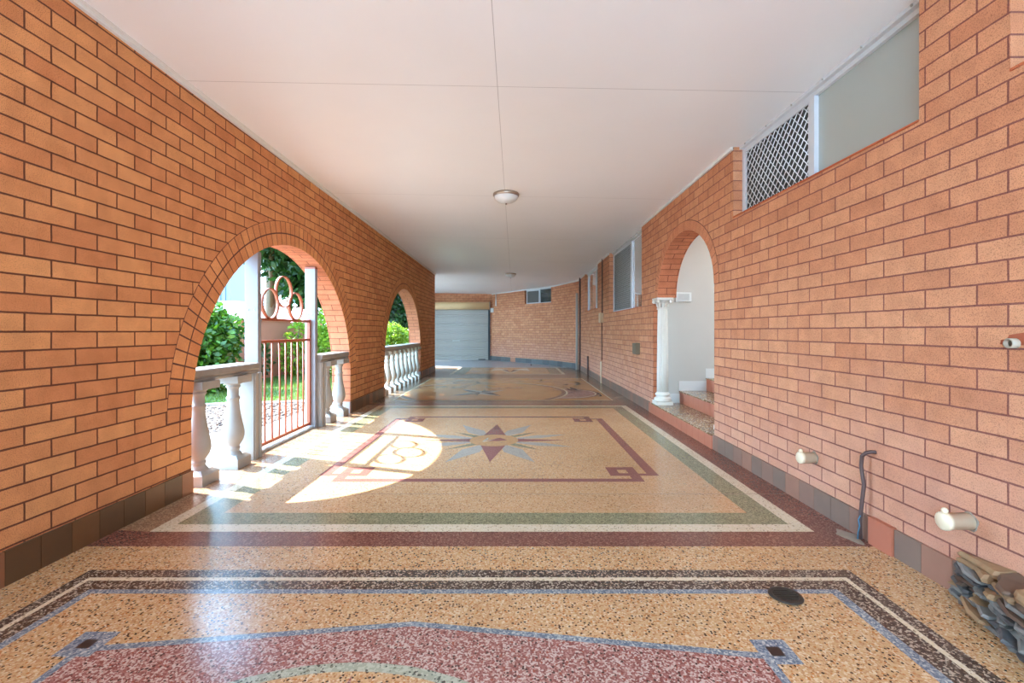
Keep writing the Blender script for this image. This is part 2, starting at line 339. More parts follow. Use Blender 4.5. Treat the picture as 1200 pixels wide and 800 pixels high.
# near panel
rect(-2.0, 1.574, -1.0, 2.153, T_DRK, 1); rect(-1.945, 1.515, -1.0, 2.086, T_WHI, 2); rect(-1.922, 1.492, -1.0, 2.058, T_DRK, 3)
rect(-1.853, 1.405, -1.0, 1.988, T_BLU, 4); rect(-1.815, 1.36, -1.0, 1.955, T_YEL, 5)
bw_ = .02
lay([(-1.545, -.4), (.885, -.4), (.885, 1.592), (-.39, 1.768), (-1.545, 1.625)], T_BLU, 6)
lay([(-1.515, -.4), (.855, -.4), (.855, 1.565), (-.39, 1.738), (-1.515, 1.597)], T_PNK, 7)
for sx_, sy_, w2 in ((-1.535, 1.64, .066), (.915, 1.6, .062)):
    rect(sx_-w2, sx_+w2, sy_-w2, sy_+w2, T_BLU, 8); rect(sx_-.024, sx_+.024, sy_-.024, sy_+.024, T_BLK, 9)
ell(-.53, .66, .888, .888, T_GRN2, 8); ell(-.53, .66, .846, .846, T_YEL, 9)
for k in range(8):
    a = PI/2+k*PI/4; lay([(-.53+.83*math.cos(a), .66+.83*math.sin(a)), (-.53+.4*math.cos(a-.2), .66+.4*math.sin(a-.2)), (-.53+.4*math.cos(a+.2), .66+.4*math.sin(a+.2))], T_PNK, 10)
# star panel
rect(-2.56, 1.95, 2.388, 7.09, T_MAR, 1); lay([(-2.56, 2.62), (-2.05, 2.562), (-2.05, 6.92), (-2.56, 7.09)], T_BRB, 1.5); rect(-2.05, 1.683, 2.562, 6.92, T_WHI, 2); rect(-1.966, 1.596, 2.66, 6.83, T_GRN, 3); rect(-1.80, 1.437, 2.826, 6.66, T_YEL2, 4)
cx, cy, hx, hy = -.2, 4.715, 1.325, 1.307
def sym(x0, x1, y0, y1, mat, L):                   # one corner rectangle mirrored to the four corners
    for sx_ in (-1, 1):
        for sy_ in (-1, 1):
            X = sorted((cx+sx_*x0, cx+sx_*x1)); Y = sorted((cy+sy_*y0, cy+sy_*y1)); rect(X[0], X[1], Y[0], Y[1], mat, L)
kx = lambda x: x-cx
for sgn in (-1, 1):
    Y = sorted((cy+sgn*(hy-.072), cy+sgn*hy)); rect(cx-1.175, cx+1.175, Y[0], Y[1], T_MAR2, 5)
    X = sorted((cx+sgn*(hx-.083), cx+sgn*hx)); rect(X[0], X[1], cy-1.164, cy+1.164, T_MAR2, 5)
sym(1.175-.08, 1.175, .94, hy, T_MAR2, 6); sym(.947, 1.175, .946, 1.169, T_MAR2, 7); sym(1.026, 1.1, 1.018, 1.105, T_YEL2, 8); sym(1.175, hx, 1.111, 1.164, T_MAR2, 6)
sc = (-.212, 4.705)
def P(r, a): return (sc[0]+r*math.cos(math.radians(a)), sc[1]+r*math.sin(math.radians(a)))
for a in (62, 118, -64, -116):
    lay([P(.1, a), P(.47, a-12), P(.88, a), P(.47, a+12)], T_GRY, 5)
for a in (19, 161, -19, -161):
    lay([P(.1, a), P(.5, a-8), P(.83, a), P(.5, a+8)], T_GRY, 5)
for a in (40, 140, -40, -140):
    lay([P(.08, a-60), P(.6, a), P(.08, a+60)], T_GRN, 6)
for a in (0, 180): lay([P(.1, a-90), P(.73, a), P(.1, a+90)], T_MAR2, 7)
for a in (90, 270): lay([P(.166, a-90), P(.785, a), P(.166, a+90)], T_MAR2, 8)
ell(sc[0], sc[1], .25, .25, T_GOLD, 9)
lay([P(.10, 160), P(.15, 215), P(.07, 150), P(.13, 120)], T_GRN2, 10); lay([P(.12, 205), P(.12, 60), P(.14, 0), P(.06, -40)], T_MAR2, 10); lay([P(.13, 210), P(.06, 60), P(.09, 55), P(.12, 218)], T_WHI, 11)
rect(-2.56, 1.95, 3.147, 3.153, SEAM, 6)
# round-figure panel
rect(-2.56, 1.95, 7.09, 11.8, T_BRN, 1); rect(-2.02, 1.64, 7.40, 10.98, T_GRN, 2); rect(-1.99, 1.61, 7.43, 10.95, T_WHI, 3); rect(-1.97, 1.59, 7.46, 10.92, T_GOLD, 4)
def clip(pts):
    return [(min(max(x, -1.97), 1.59), min(max(y, 7.46), 10.92)) for x, y in pts]
def cdisc(cx_, cy_, r, mat, L, n=72): lay(clip([(cx_+r*math.cos(2*PI*i/n), cy_+r*math.sin(2*PI*i/n)) for i in range(n)]), mat, L)
for cc, rr, o in (((.85, 8.3), .68, 5), ):
    cdisc(*cc, rr, T_CHA, o); cdisc(*cc, rr-.05, T_WHI, o+1); cdisc(*cc, rr-.075, T_PNK, o+2)
cdisc(-.58, 8.5, 1.56, T_WHI, 8); cdisc(-.58, 8.5, 1.53, T_CHA, 9); cdisc(-.58, 8.5, 1.45, T_GOLD, 10)
ring(-1.05, 9.95, .25, .29, T_CHA, 11)
s2 = (-.62, 8.36)
for k in range(4):
    a = math.radians(90*k+40); tip = (s2[0]+.62*math.cos(a), s2[1]+.62*math.sin(a))
    for sg, mt in ((1, T_CHA), (-1, T_GRY)):
        b_ = a+sg*PI/4; lay([s2, tip, (s2[0]+.2*math.cos(b_), s2[1]+.2*math.sin(b_))], mt, 11)
    b_ = a+PI/4; lay([s2, (s2[0]+.42*math.cos(b_), s2[1]+.42*math.sin(b_)), (s2[0]+.15*math.cos(a), s2[1]+.15*math.sin(a))], T_GRN, 10.5)
rect(-2.56, 1.95, 11.8, 14.2, T_BRN, 1); rect(-1.7, 1.33, 11.95, 14.15, T_WHI, 2); rect(-1.62, 1.25, 12.02, 14.1, T_GRN, 3); rect(-1.3, .95, 12.1, 14.0, T_YEL2, 4)
for dx_ in (0,):
    o = (-.12, 12.2)
    for sg in (-1, 1):
        lay([(o[0], o[1]), (o[0]+sg*.28, 13.2), (o[0]+sg*.55, 12.9), (o[0]+sg*.5, 13.9), (o[0]+sg*.1, 13.4)], T_WHI, 5)
        lay([(o[0], o[1]+.25), (o[0]+sg*.24, 13.2), (o[0]+sg*.08, 13.25)], T_CHA, 6)
rect(-7.4, 2.0, 14.2, 18.2, CONCF, 0); rect(-7.4, -2.56, 12.6, 14.2, CONCF, 0)
fl.face([(-2.56, -3.2, -.1), (2, -3.2, -.1), (2, 18.2, -.1), (-2.56, 18.2, -.1)], 0)
floor = fl.build('floor', fm, kind='structure')
# ---- ceiling
ce = MB()
XA, XB = -2.75, 6.0
def cslab(x0, x1, y0, y1):
    lo = [(x0, y0, zc(x0, y0)), (x1, y0, zc(x1, y0)), (x1, y1, zc(x1, y1)), (x0, y1, zc(x0, y1))]
    ce.hexa(lo+[(a, b, c+.14) for a, b, c in lo])
cslab(XA, XRB, YN, YE); cslab(-4.15, XRB+1.2, YE, 18.6)
cslab(XRB, XB, YN, 4.0); cslab(XRB, XB, 6.4, YE); cslab(XRB, 3.3, 4.0, 6.4)
ceiling = ce.build('ceiling', CEIL, kind='structure')

# ---- walls with arches and windows
def arch_fn(y0, y1, zs, rise, flat_to=None):
    c = (y0+y1)/2; r = (y1-y0)/2
    def f(y):
        q = 1-((y-c)/r)**2
        return zs+rise*math.sqrt(max(0, q))
    return f
def wall(name, mats, xf, xb, y0, y1, ops, uo, vo, ends=True, tf=None):
    """mats: [face, underside, ring, mortar, sill]; ops: dicts y0,y1,zlo,kind"""
    mb = MB(); tf = tf or (lambda x, y: zc(x, y)+.03)
    ys = {y0, y1}
    for o in ops:
        ys |= {o['y0'], o['y1']}
        if o['kind'] == 'arch':
            a0, a1 = o['a']; c = (a0+a1)/2; r = (a1-a0)/2
            for i in range(49): ys.add(round(c-r*math.cos(PI*i/48), 6))
    ys = sorted(ys); y = [ys[0]]
    for v in ys[1:]:
        if v-y[-1] > 1e-4: y.append(v)
    for x in (xf, xb):
        def q(ya, yb, za0, za1, zb0, zb1):
            P4 = [(x, ya, za0), (x, yb, zb0), (x, yb, zb1), (x, ya, za1)]
            mb.face(P4, 0, [(p[1]-uo, p[2]-vo) for p in P4])
        for a, b in zip(y, y[1:]):
            mid = (a+b)/2; o = next((o for o in ops if o['y0'] < mid < o['y1']), None)
            ta, tb = tf(x, a), tf(x, b)
            if o is None: q(a, b, 0, ta, 0, tb); continue
            if o['zlo'] > 0: q(a, b, 0, o['zlo'], 0, o['zlo'])
            if o['kind'] == 'arch':
                if o['a'][0] < mid < o['a'][1]: q(a, b, o['f'](a), ta, o['f'](b), tb)
                else: q(a, b, o['zs'], ta, o['zs'], tb)
    d = abs(xf-xb)
    for o in ops:
        if o['kind'] == 'arch':
            pts = [(o['y0'], 0), (o['y0'], o['zs'])]
            pts += [(yy, o['f'](yy) if o['a'][0] <= yy <= o['a'][1] else o['zs']) for yy in y if o['y0'] < yy < o['y1']]
            pts += [(o['y1'], o['zs']), (o['y1'], 0)]
        else:
            t = tf(xf, (o['y0']+o['y1'])/2)+.02; pts = [(o['y0'], o['zlo']), (o['y0'], t), (o['y1'], t), (o['y1'], o['zlo'])]
        s = 0
        for k, (p, r) in enumerate(zip(pts, pts[1:])):
            l = math.hypot(r[0]-p[0], r[1]-p[1])
            if l < 1e-5: continue
            if abs(p[0]-r[0]) < 1e-6: va, vb = p[1]-vo, r[1]-vo
            else: va, vb = s, s+l
            mb.face([(xf, p[0], p[1]), (xf, r[0], r[1]), (xb, r[0], r[1]), (xb, p[0], p[1])], 1 if o['kind'] == 'arch' else 0, [(.12, va), (.12, vb), (.12+d, vb), (.12+d, va)])
            s += l
        if o['zlo'] > 0: mb.face([(xf, o['y0'], o['zlo']), (xf, o['y1'], o['zlo']), (xb, o['y1'], o['zlo']), (xb, o['y0'], o['zlo'])], 4)
        if o['kind'] == 'arch':                 # ring of arch bricks, standing a hair proud of the face
            sg = 1 if xf > xb else -1
            a0, a1 = o['a']; c = (a0+a1)/2; R = (a1-a0)/2; K = o['rise']; zs = o['zs']
            M = 600; th = [PI*i/M for i in range(M+1)]
            pp = [(c-R*math.cos(t), zs+K*math.sin(t)) for t in th]
            cum = [0]
            for i in range(M): cum.append(cum[-1]+math.hypot(pp[i+1][0]-pp[i][0], pp[i+1][1]-pp[i][1]))
            def at(s_, off):
                import bisect
                i = min(M-1, max(0, bisect.bisect_right(cum, s_)-1)); f = (s_-cum[i])/(cum[i+1]-cum[i])
                t = th[i]+f*PI/M
                ty, tz = R*math.sin(t), K*math.cos(t); n_ = math.hypot(ty, tz)
                return (c-R*math.cos(t)-tz/n_*off, zs+K*math.sin(t)+ty/n_*off)
            jg = .0055 if o['layers'] == 2 else .0035; nb = round(cum[-1]/o.get('pitch', .0865)); wtot = o['layers']*.117-.006
            for i in range(96):
                sa, sb = cum[-1]*i/96, cum[-1]*(i+1)/96
                p1, p2, p3, p4 = at(sa, 0), at(sb, 0), at(sb, wtot), at(sa, wtot)
                mb.face([(xf+sg*.0012, *p) for p in (p1, p2, p3, p4)], 3)
            for L in range(o['layers']):
                r0 = L*.118; r1 = r0+.105
                for i in range(nb):
                    sa = cum[-1]*i/nb+jg; sb = cum[-1]*(i+1)/nb-jg
                    q4 = [at(sa, r0), at(sb, r0), at(sb, r1), at(sa, r1)]
                    mb.hexa([(xf-sg*.001, *p) for p in q4]+[(xf+sg*.0035, *p) for p in q4], 2)
    if ends:
        for yy in (y0, y1):
            mb.face([(xf, yy, 0), (xb, yy, 0), (xb, yy, tf(xb, yy)), (xf, yy, tf(xf, yy))], 0, [(0, -vo), (d, -vo), (d, tf(xb, yy)-vo), (0, tf(xf, yy)-vo)])
    return mb.build(name, mats, kind='structure')
ZS, RISE = .517, 1.475
A1 = (3.19, 6.28); A2 = (7.92, 10.98)
ops_l = [dict(kind='arch', y0=a[0], y1=a[1], a=a, zlo=0, zs=ZS, rise=RISE, f=arch_fn(a[0], a[1], ZS, RISE), layers=2) for a in (A1, A2)]
wall('wall_left', [BR_L, BR_SOFF, VOUS_L, MORTAR, SILLBR], XL, XLB, YN, YE, ops_l, 2.472, H)
A3 = (4.355, 6.08); ZS3, RISE3 = 1.573, .68
WIN = [(2.15, 3.98, 2.117), (6.84, 9.18, 1.492), (10.47, 12.38, 1.655), (.35, 1.754, 2.128)]
ops_r = [dict(kind='arch', y0=4.355, y1=6.27, a=A3, zlo=0, zs=ZS3, rise=RISE3, f=arch_fn(*A3, ZS3, RISE3), layers=1)]
ops_r += [dict(kind='win', y0=a, y1=b, zlo=z) for a, b, z in WIN]
wall('wall_right', [BR_R, BR_SOFF, VOUS_R, MORTAR, SILLBR], XR, XRB, YN, 13.65, ops_r, 2.12, H+.021)

# splayed wall at the rear right, built along its own line
def line_wall(name, P0, P1, th, z1fn, op=None, uo=0, mat=BR_R):
    mb = MB(); A = Vector((P0[0], P0[1], 0)); B = Vector((P1[0], P1[1], 0)); L = (B-A).length; d = (B-A)/L; n = Vector((-d.y, d.x, 0))
    if n.x < 0: n = -n
    def pt(t, z, o): return A+d*t+n*o+Vector((0, 0, z))
    segs = [0, L] if not op else [0, op[0], op[1], L]
    for o in (0, th):
        for a, b in zip(segs, segs[1:]):
            ta = z1fn(*(A+d*a)[:2])+.03; tb = z1fn(*(A+d*b)[:2])+.03
            if op and abs(a-op[0]) < 1e-6: ta = tb = op[2]
            mb.face([pt(a, 0, o), pt(b, 0, o), pt(b, tb, o), pt(a, ta, o)], 0, [(a-uo, -H-.021), (b-uo, -H-.021), (b-uo, tb-H-.021), (a-uo, ta-H-.021)])
    if op:
        for t in (op[0], op[1]):
            zt = z1fn(*(A+d*t)[:2])+.03; mb.face([pt(t, op[2], 0), pt(t, zt, 0), pt(t, zt, th), pt(t, op[2], th)], 0, [(.1, op[2]-H), (.1, zt-H), (.1+th, zt-H), (.1+th, op[2]-H)])
        mb.face([pt(op[0], op[2], 0), pt(op[1], op[2], 0), pt(op[1], op[2], th), pt(op[0], op[2], th)], 1)
    return mb.build(name, [mat, SILLBR], kind='structure'), pt, L
PB0, PB1, PB2 = (-.88, 17.86), (1.28, 15.07), (1.905, 13.65)
_, ptA, LA = line_wall('wall_rear_splay', PB0, PB1, .25, zc, (2.02, 3.42, 2.09))
_, ptB, LB = line_wall('wall_rear_corner', PB1, PB2, .25, zc)
# rear wall above and beside the roller door
wb = MB()
YB = 17.9
def bq(x0, x1, z0, z1, y=YB):
    wb.face([(x0, y, z0), (x1, y, z0), (x1, y, z1), (x0, y, z1)], 0, [(x0, z0-H), (x1, z0-H), (x1, z1-H), (x0, z1-H)])
for yy in (YB, YB+.25):
    bq(-4.15, -3.98, 0, 2.9, yy); bq(-3.98, -1.0, 2.1, 2.9, yy); bq(-1.0, -.6, 0, 2.9, yy)
for xx in (-3.98, -1.0): wb.face([(xx, YB, 0), (xx, YB+.25, 0), (xx, YB+.25, 2.1), (xx, YB, 2.1)], 0, [(0, -H), (.25, -H), (.25, 1), (0, 1)])
wb.face([(-3.98, YB, 2.1), (-1, YB, 2.1), (-1, YB+.25, 2.1), (-3.98, YB+.25, 2.1)], 0)
wb.build('wall_back', [BR_R], kind='structure')

# ---- skirting tiles
def skirt(name, spans, xw, xt, mats, pick, h, pitch, ph):
    mb = MB()
    for a, b in spans:
        k0 = math.floor((a-ph)/pitch); k = k0
        while ph+k*pitch < b:
            ya = max(a, ph+k*pitch)+.0015; yb = min(b, ph+(k+1)*pitch)-.0015
            if yb-ya > .01:
                m = pick(k); o = .012 if m == 3 else 0
                x1 = xt-(o if xt > 0 else -o)
                mb.box(min(xw, x1), max(xw, x1), ya, yb, 0, h+(.006 if m == 3 else random.uniform(-.001, .001)), m)
            k += 1
    return mb
pat = [0, 1, 1, 2, 1, 1, 0, 1, 2, 1, 0, 1, 1]
mb = skirt('s', [(YN, A1[0]), (A1[1], A2[0]), (A2[1], YE)], XL-.01, -2.243, TL, lambda k: pat[(15-k) % 13], .155, .153, 2.010-.153*13)
for yy in (A1[1], A2[1]):                       # return into the reveals
    for k in range(2): mb.box(XL-.003-.124*(k+1), XL-.004-.124*k, yy-.014, yy+.005, 0, .155, 3)
for k in range(2): mb.box(XL-.003-.124*(k+1), XL-.004-.124*k, YE-.001, YE+.012, 0, .155, 1)
mb.build('baseboard_left', TL+[plain('quarry_tile_grey', (160, 152, 148), .5)], kind='structure')
def pickr(k):
    if k == 0: return 3
    if k in (-2, 5, 9, 14, 33, 44): return 2
    return 1 if (k*7) % 3 == 1 else 0
skirt('s', [(YN, 4.355), (6.4, 13.6)], XR+.01, 1.89, TR, pickr, .137, .152, 2.275).build('baseboard_right', TR, kind='structure')
mb = MB()
for pt, L in ((ptA, LA), (ptB, LB)):
    t = 0; k = 0
    while t < L-.02:
        t1 = min(L, t+.3); mb.hexa([pt(t+.003, 0, -.015), pt(t1-.003, 0, -.015), pt(t1-.003, 0, .01), pt(t+.003, 0, .01), pt(t+.003, .16, -.015), pt(t1-.003, .16, -.015), pt(t1-.003, .16, .01), pt(t+.003, .16, .01)], 2 if (L == LA and k == 4) else (k % 3 == 1))
        t = t1; k += 1
mb.box(-1.0, -.85, YB-.015, YB+.005, 0, .16, 1)
mb.build('baseboard_back', [plain('slate_tile_blue', (88, 86, 82), .4), plain('slate_tile_dark', (74, 72, 68), .4), plain('slate_tile_orange', (176, 116, 84), .45)], kind='structure')

# ---- ceiling cornices and trims
mb = MB()
def strip(x0, x1, y0, y1, drop):
    p = [(x0, y0), (x1, y0), (x1, y1), (x0, y1)]
    mb.hexa([(x, y, zc(x, y)-drop) for x, y in p]+[(x, y, zc(x, y)+.01) for x, y in p])
strip(XL-.01, XL+.022, YN, YE, .022); strip(XL-.01, XL+.05, YN, YE, .006)
mb.build('trim_1', WHITE, kind='structure')
mb = MB()
for a, b in ((1.754, 2.15), (3.98, 6.84), (9.18, 10.47), (12.38, 13.6)):
    strip(XR-.018, XR+.01, a, b, .028)
for pt, L in ((ptA, LA), (ptB, LB)):
    a, b = pt(0, 0, -.018), pt(0, 0, .01); c_, d_ = pt(L, 0, .01), pt(L, 0, -.018)
    mb.hexa([(p.x, p.y, zc(p.x, p.y)-.028) for p in (a, b, c_, d_)]+[(p.x, p.y, zc(p.x, p.y)+.01) for p in (a, b, c_, d_)])
mb.build('trim_2', WHITE, kind='structure')

# ---- windows: frame, mullion, security mesh, panes
def window(name, pt, t0, t1, z0, zt0, zt1, split, mesh_first, panes, dz=.072, dy=.068):
    """pt(t,z,o): wall coordinates, o = depth into the wall. zt0/zt1 head heights at t0/t1"""
    root = structure(name, pt(t0, z0, .1))
    zt = lambda t: zt0+(zt1-zt0)*(t-t0)/(t1-t0)
    def bar(mb, ta, tb, za, zb, o0, o1):
        za0, za1 = (za if callable(za) else (lambda t: za))(ta), (za if callable(za) else (lambda t: za))(tb)
        zb0, zb1 = (zb if callable(zb) else (lambda t: zb))(ta), (zb if callable(zb) else (lambda t: zb))(tb)
        mb.hexa([pt(ta, za0, o0), pt(tb, za1, o0), pt(tb, za1, o1), pt(ta, za0, o1), pt(ta, zb0, o0), pt(tb, zb1, o0), pt(tb, zb1, o1), pt(ta, zb0, o1)])
    f = MB(); fw = .035
    bar(f, t0, t0+fw, z0, zt, .08, .13); bar(f, t1-fw, t1, z0, zt, .08, .13)
    bar(f, t0+fw, t1-fw, z0, z0+.022, .08, .13); bar(f, t0+fw, t1-fw, lambda t: zt(t)-.05, zt, .085, .13)
    bar(f, t0, t1, lambda t: zt(t)-.022, lambda t: zt(t)-.001, .055, .085)
    f.build('window_frame', ALU, root)
    f = MB(); bar(f, split-.024, split+.024, z0+.022, lambda t: zt(t)-.05, .078, .128); f.build('mullion', ALU, root)
    f = MB(); n = int((t1-t0)/.34)
    for i in range(n+1):
        p = pt(t0+.1+i*(t1-t0-.2)/max(1, n), 0, .052); f.lathe([(.0001, -.005), (.006, -.005), (.006, .006), (.0001, .006)], p.x, p.y, zt(t0+.1+i*(t1-t0-.2)/max(1, n))-.012, 8)
    f.build('screw_row', GREYST, root)
    spans = [(t0+fw, split-.024), (split+.024, t1-fw)]
    ms = spans[0] if mesh_first else spans[1]
    g = MB(); a, b = ms; za = z0+.03; zb = min(zt(a), zt(b))-.055
    hh = zb-za; ww = b-a; sl = dz/dy
    def seg(p, q):
        g.tube([pt(p[0], p[1], .088), pt(q[0], q[1], .088)], .0034, 5)
    k = -int(hh/sl/dy)-1
    while k*dy < ww+hh/sl:
        for sgn in (1, -1):
            # line z = za + sgn*sl*(t - tk)  clipped
            tk = a+k*dy
            if sgn > 0: ta, tb = tk, tk+hh/sl; zz = lambda t: za+sl*(t-tk)
            else: ta, tb = tk, tk+hh/sl; zz = lambda t: zb-sl*(t-tk)
            ua, ub = max(a, ta), min(b, tb)
            if ub-ua > .004: seg((ua, zz(ua)), (ub, zz(ub)))
        k += 1
    bb = MB(); bar(bb, a, b, za-.008, za+.012, .082, .094); bar(bb, a, b, zb-.01, lambda t: zt(t)-.048, .082, .094); bar(bb, a, a+.02, za, zb, .082, .094); bar(bb, b-.02, b, za, zb, .082, .094)
    bb.build('mesh_frame', ALU, root)
    g.build('security_mesh', MESHW if name in ('window_1', 'window_4') else MESHG, root)
    for i, (sa, sb) in enumerate(spans):
        q = MB(); bar(q, sa, sb, z0+.02, lambda t: zt(t)-.048, .108, .114); q.build('insect_screen' if spans[i] == ms else 'pane', SCREEN if spans[i] == ms else panes[i], root)
    # the unlit room behind
    r = MB()
    r.face([pt(t0-.2, z0-.4, 1.3), pt(t1+.2, z0-.4, 1.3), pt(t1+.2, zt(t1), 1.3), pt(t0-.2, zt(t0), 1.3)])
    r.face([pt(t0-.2, z0-.4, .24), pt(t1+.2, z0-.4, .24), pt(t1+.2, z0-.4, 1.3), pt(t0-.2, z0-.4, 1.3)])
    for t in (t0-.2, t1+.2): r.face([pt(t, z0-.4, .24), pt(t, z0-.4, 1.3), pt(t, zt(t), 1.3), pt(t, zt(t), .24)])
    r.face([pt(t0-.2, zt(t0)+.02, .2), pt(t1+.2, zt(t1)+.02, .2), pt(t1+.2, zt(t1)+.02, 1.3), pt(t0-.2, zt(t0)+.02, 1.3)])
    r.build('room_behind', DARKIN, root)
    return root
def ptR(t, z, o): return Vector((XR+o, t, z))
for i, (a, b, z) in enumerate(WIN):
    sp_, mf = {0: (3.045, False), 1: (7.78, False), 2: (11.1, True), 3: (.8, False)}[i]
    window('window_%d' % (i+1), ptR, a, b, z, zc(2.0, a), zc(2.0, b), sp_, mf, [FROST, PANE] if i in (0, 3) else [PANE, PANE])
pA = ptA(2.02, 0, .1); pB_ = ptA(3.42, 0, .1)
window('window_5', ptA, 2.02, 3.42, 2.09, zc(pA.x, pA.y), zc(pB_.x, pB_.y), 2.74, True, [PANE, PANE])
# brick sills
mb = MB()
for a, b, z in WIN:
    k = a
    while k < b-.02:
        e = min(b, k+.235); mb.hexa([(XR-.006, k+.002, z-.006), (XR+.085, k+.002, z-.006), (XR+.085, e-.002, z-.006), (XR-.006, e-.002, z-.006), (XR-.006, k+.002, z+.004), (XR+.085, k+.002, z+.016), (XR+.085, e-.002, z+.016), (XR-.006, e-.002, z+.004)]); k = e
mb.build('trim_3', SILLBR, kind='structure')

# ---- roller door
door = structure('door_1', (-2.5, YB, 0))
mb = MB(); rows = []
z = .02; n = int(2.0/.0125)
prof = []
for i in range(n+1):
    zz = .03+i*.0125; ph = (i % 6)/6; prof.append((zz, YB+.05-(.02 if i % 6 < 3 else .002)))
mb.grid([[(-3.99, y, z_), (-.99, y, z_)] for z_, y in prof], closed=False, smooth=False)
mb.build('door_curtain', DOORM, door)
mb = MB(); mb.box(-3.97, -.99, YB+.02, YB+.06, 0, .05); mb.build('bottom_rail', DOORM, door)
mb = MB(); mb.box(-1.42, -1.14, YB+.0, YB+.022, .0, .04); mb.build('bottom_weight', BLACK, door)
mb = MB(); mb.box(-2.44, -2.16, YB+.005, YB+.045, .73, .775); mb.tube([(-2.4, YB+.0, .752), (-2.34, YB-.03, .752), (-2.26, YB-.03, .752), (-2.2, YB+.0, .752)], .009); mb.build('handle', GREYST, door)
mb = MB()
rows = [[(x, YB-.14+.148*math.cos(2*PI*j/32), 2.115+.148*math.sin(2*PI*j/32)) for j in range(32)] for x in (-4.0, -.98)]
mb.grid(rows, cap0=True, cap1=True); mb.build('roll_drum', BEIGE, door)
mb = MB(); mb.box(-.975, -.955, YB-.2, YB, 1.94, 2.27); mb.build('bracket', GREYST, door)
mb = MB(); mb.box(-1.035, -.955, YB-.03, YB+.02, .0, 2.1); mb.build('guide_track', BLACK, door)
o = MB(); o.box(-.945, -.80, YB-.12, YB-.002, 1.86, 2.03); tag(o.build('motor_box', [WHITE], bevel=.01), 'small white motor box beside the right end of the roller door drum', 'box')
o = MB(); o.box(-.87, -.77, YB-.06, YB-.002, 1.66, 1.76); tag(o.build('power_socket', [WHITE], bevel=.008), 'small white socket on the brick beside the roller door, under the motor box', 'socket')
o = MB(); o.tube([(-.72, YB-.26, 2.1), (-.72, YB-.26, zc(-.72, YB)-.002)], .022); tag(o.build('conduit', [WHITE]), 'short white conduit dropping from ceiling in the rear corner by the roller door', 'conduit')

# ---- stair in the right-hand arch
st = MB()
XS = 1.88
def tile_riser(x, y0, y1, z0, z1, n, m=0):
    for i in range(n): st.box(x, x+.02, y0+(y1-y0)*i/n+.002, y0+(y1-y0)*(i+1)/n-.002, z0, z1, m)
Z1, Z2, Z3 = .145, .312, .485
st.box(XS+.012, 2.30, 4.30, 6.27, 0, Z1-.012, 2); tile_riser(XS, 4.36, 6.4, 0, Z1-.016, 13); st.box(XS-.006, 2.30, 4.357, 6.265, Z1-.016, Z1, 1)
st.box(2.272, 2.66, 4.30, 6.265, 0, Z2-.012, 2); tile_riser(2.262, 4.31, 6.262, Z1+.001, Z2-.016, 12); st.box(2.255, 2.66, 4.305, 6.265, Z2-.016, Z2, 1)
st.box(2.64, 3.02, 4.30, 6.265, 0, Z3-.012, 2); tile_riser(2.63, 4.31, 6.262, Z2+.001, Z3-.016, 12); st.box(2.622, 3.02, 4.305, 6.265, Z3-.016, Z3, 1)
st.box(3.0, 4.4, 4.30, 6.265, 0, .65, 0)
st.build('stairs', [TERRA2, T_STEP, plain('tile_grout', (206, 170, 150), .9)], kind='structure')
mb = MB(); mb.box(2.03, 4.4, 6.262, 6.40, 0, 3.6); mb.build('wall_stair_far', RENDER_W, kind='structure')
mb = MB(); mb.box(2.16, 4.4, 4.05, 4.30, 0, 3.6); mb.build('wall_stair_near', RENDER_W, kind='structure')
mb = MB(); mb.box(4.4, 4.55, 4.05, 6.40, 0, 3.6); mb.build('wall_stair_end', RENDER_W, kind='structure')
mb = MB(); mb.box(2.05, 2.262, 6.255, 6.272, Z1, Z1+.125); mb.box(2.255, 2.63, 6.255, 6.272, Z2, Z2+.13); mb.box(2.622, 3.0, 6.255, 6.272, Z3, Z3+.13)
mb.build('baseboard_stair', WHITE, kind='structure')

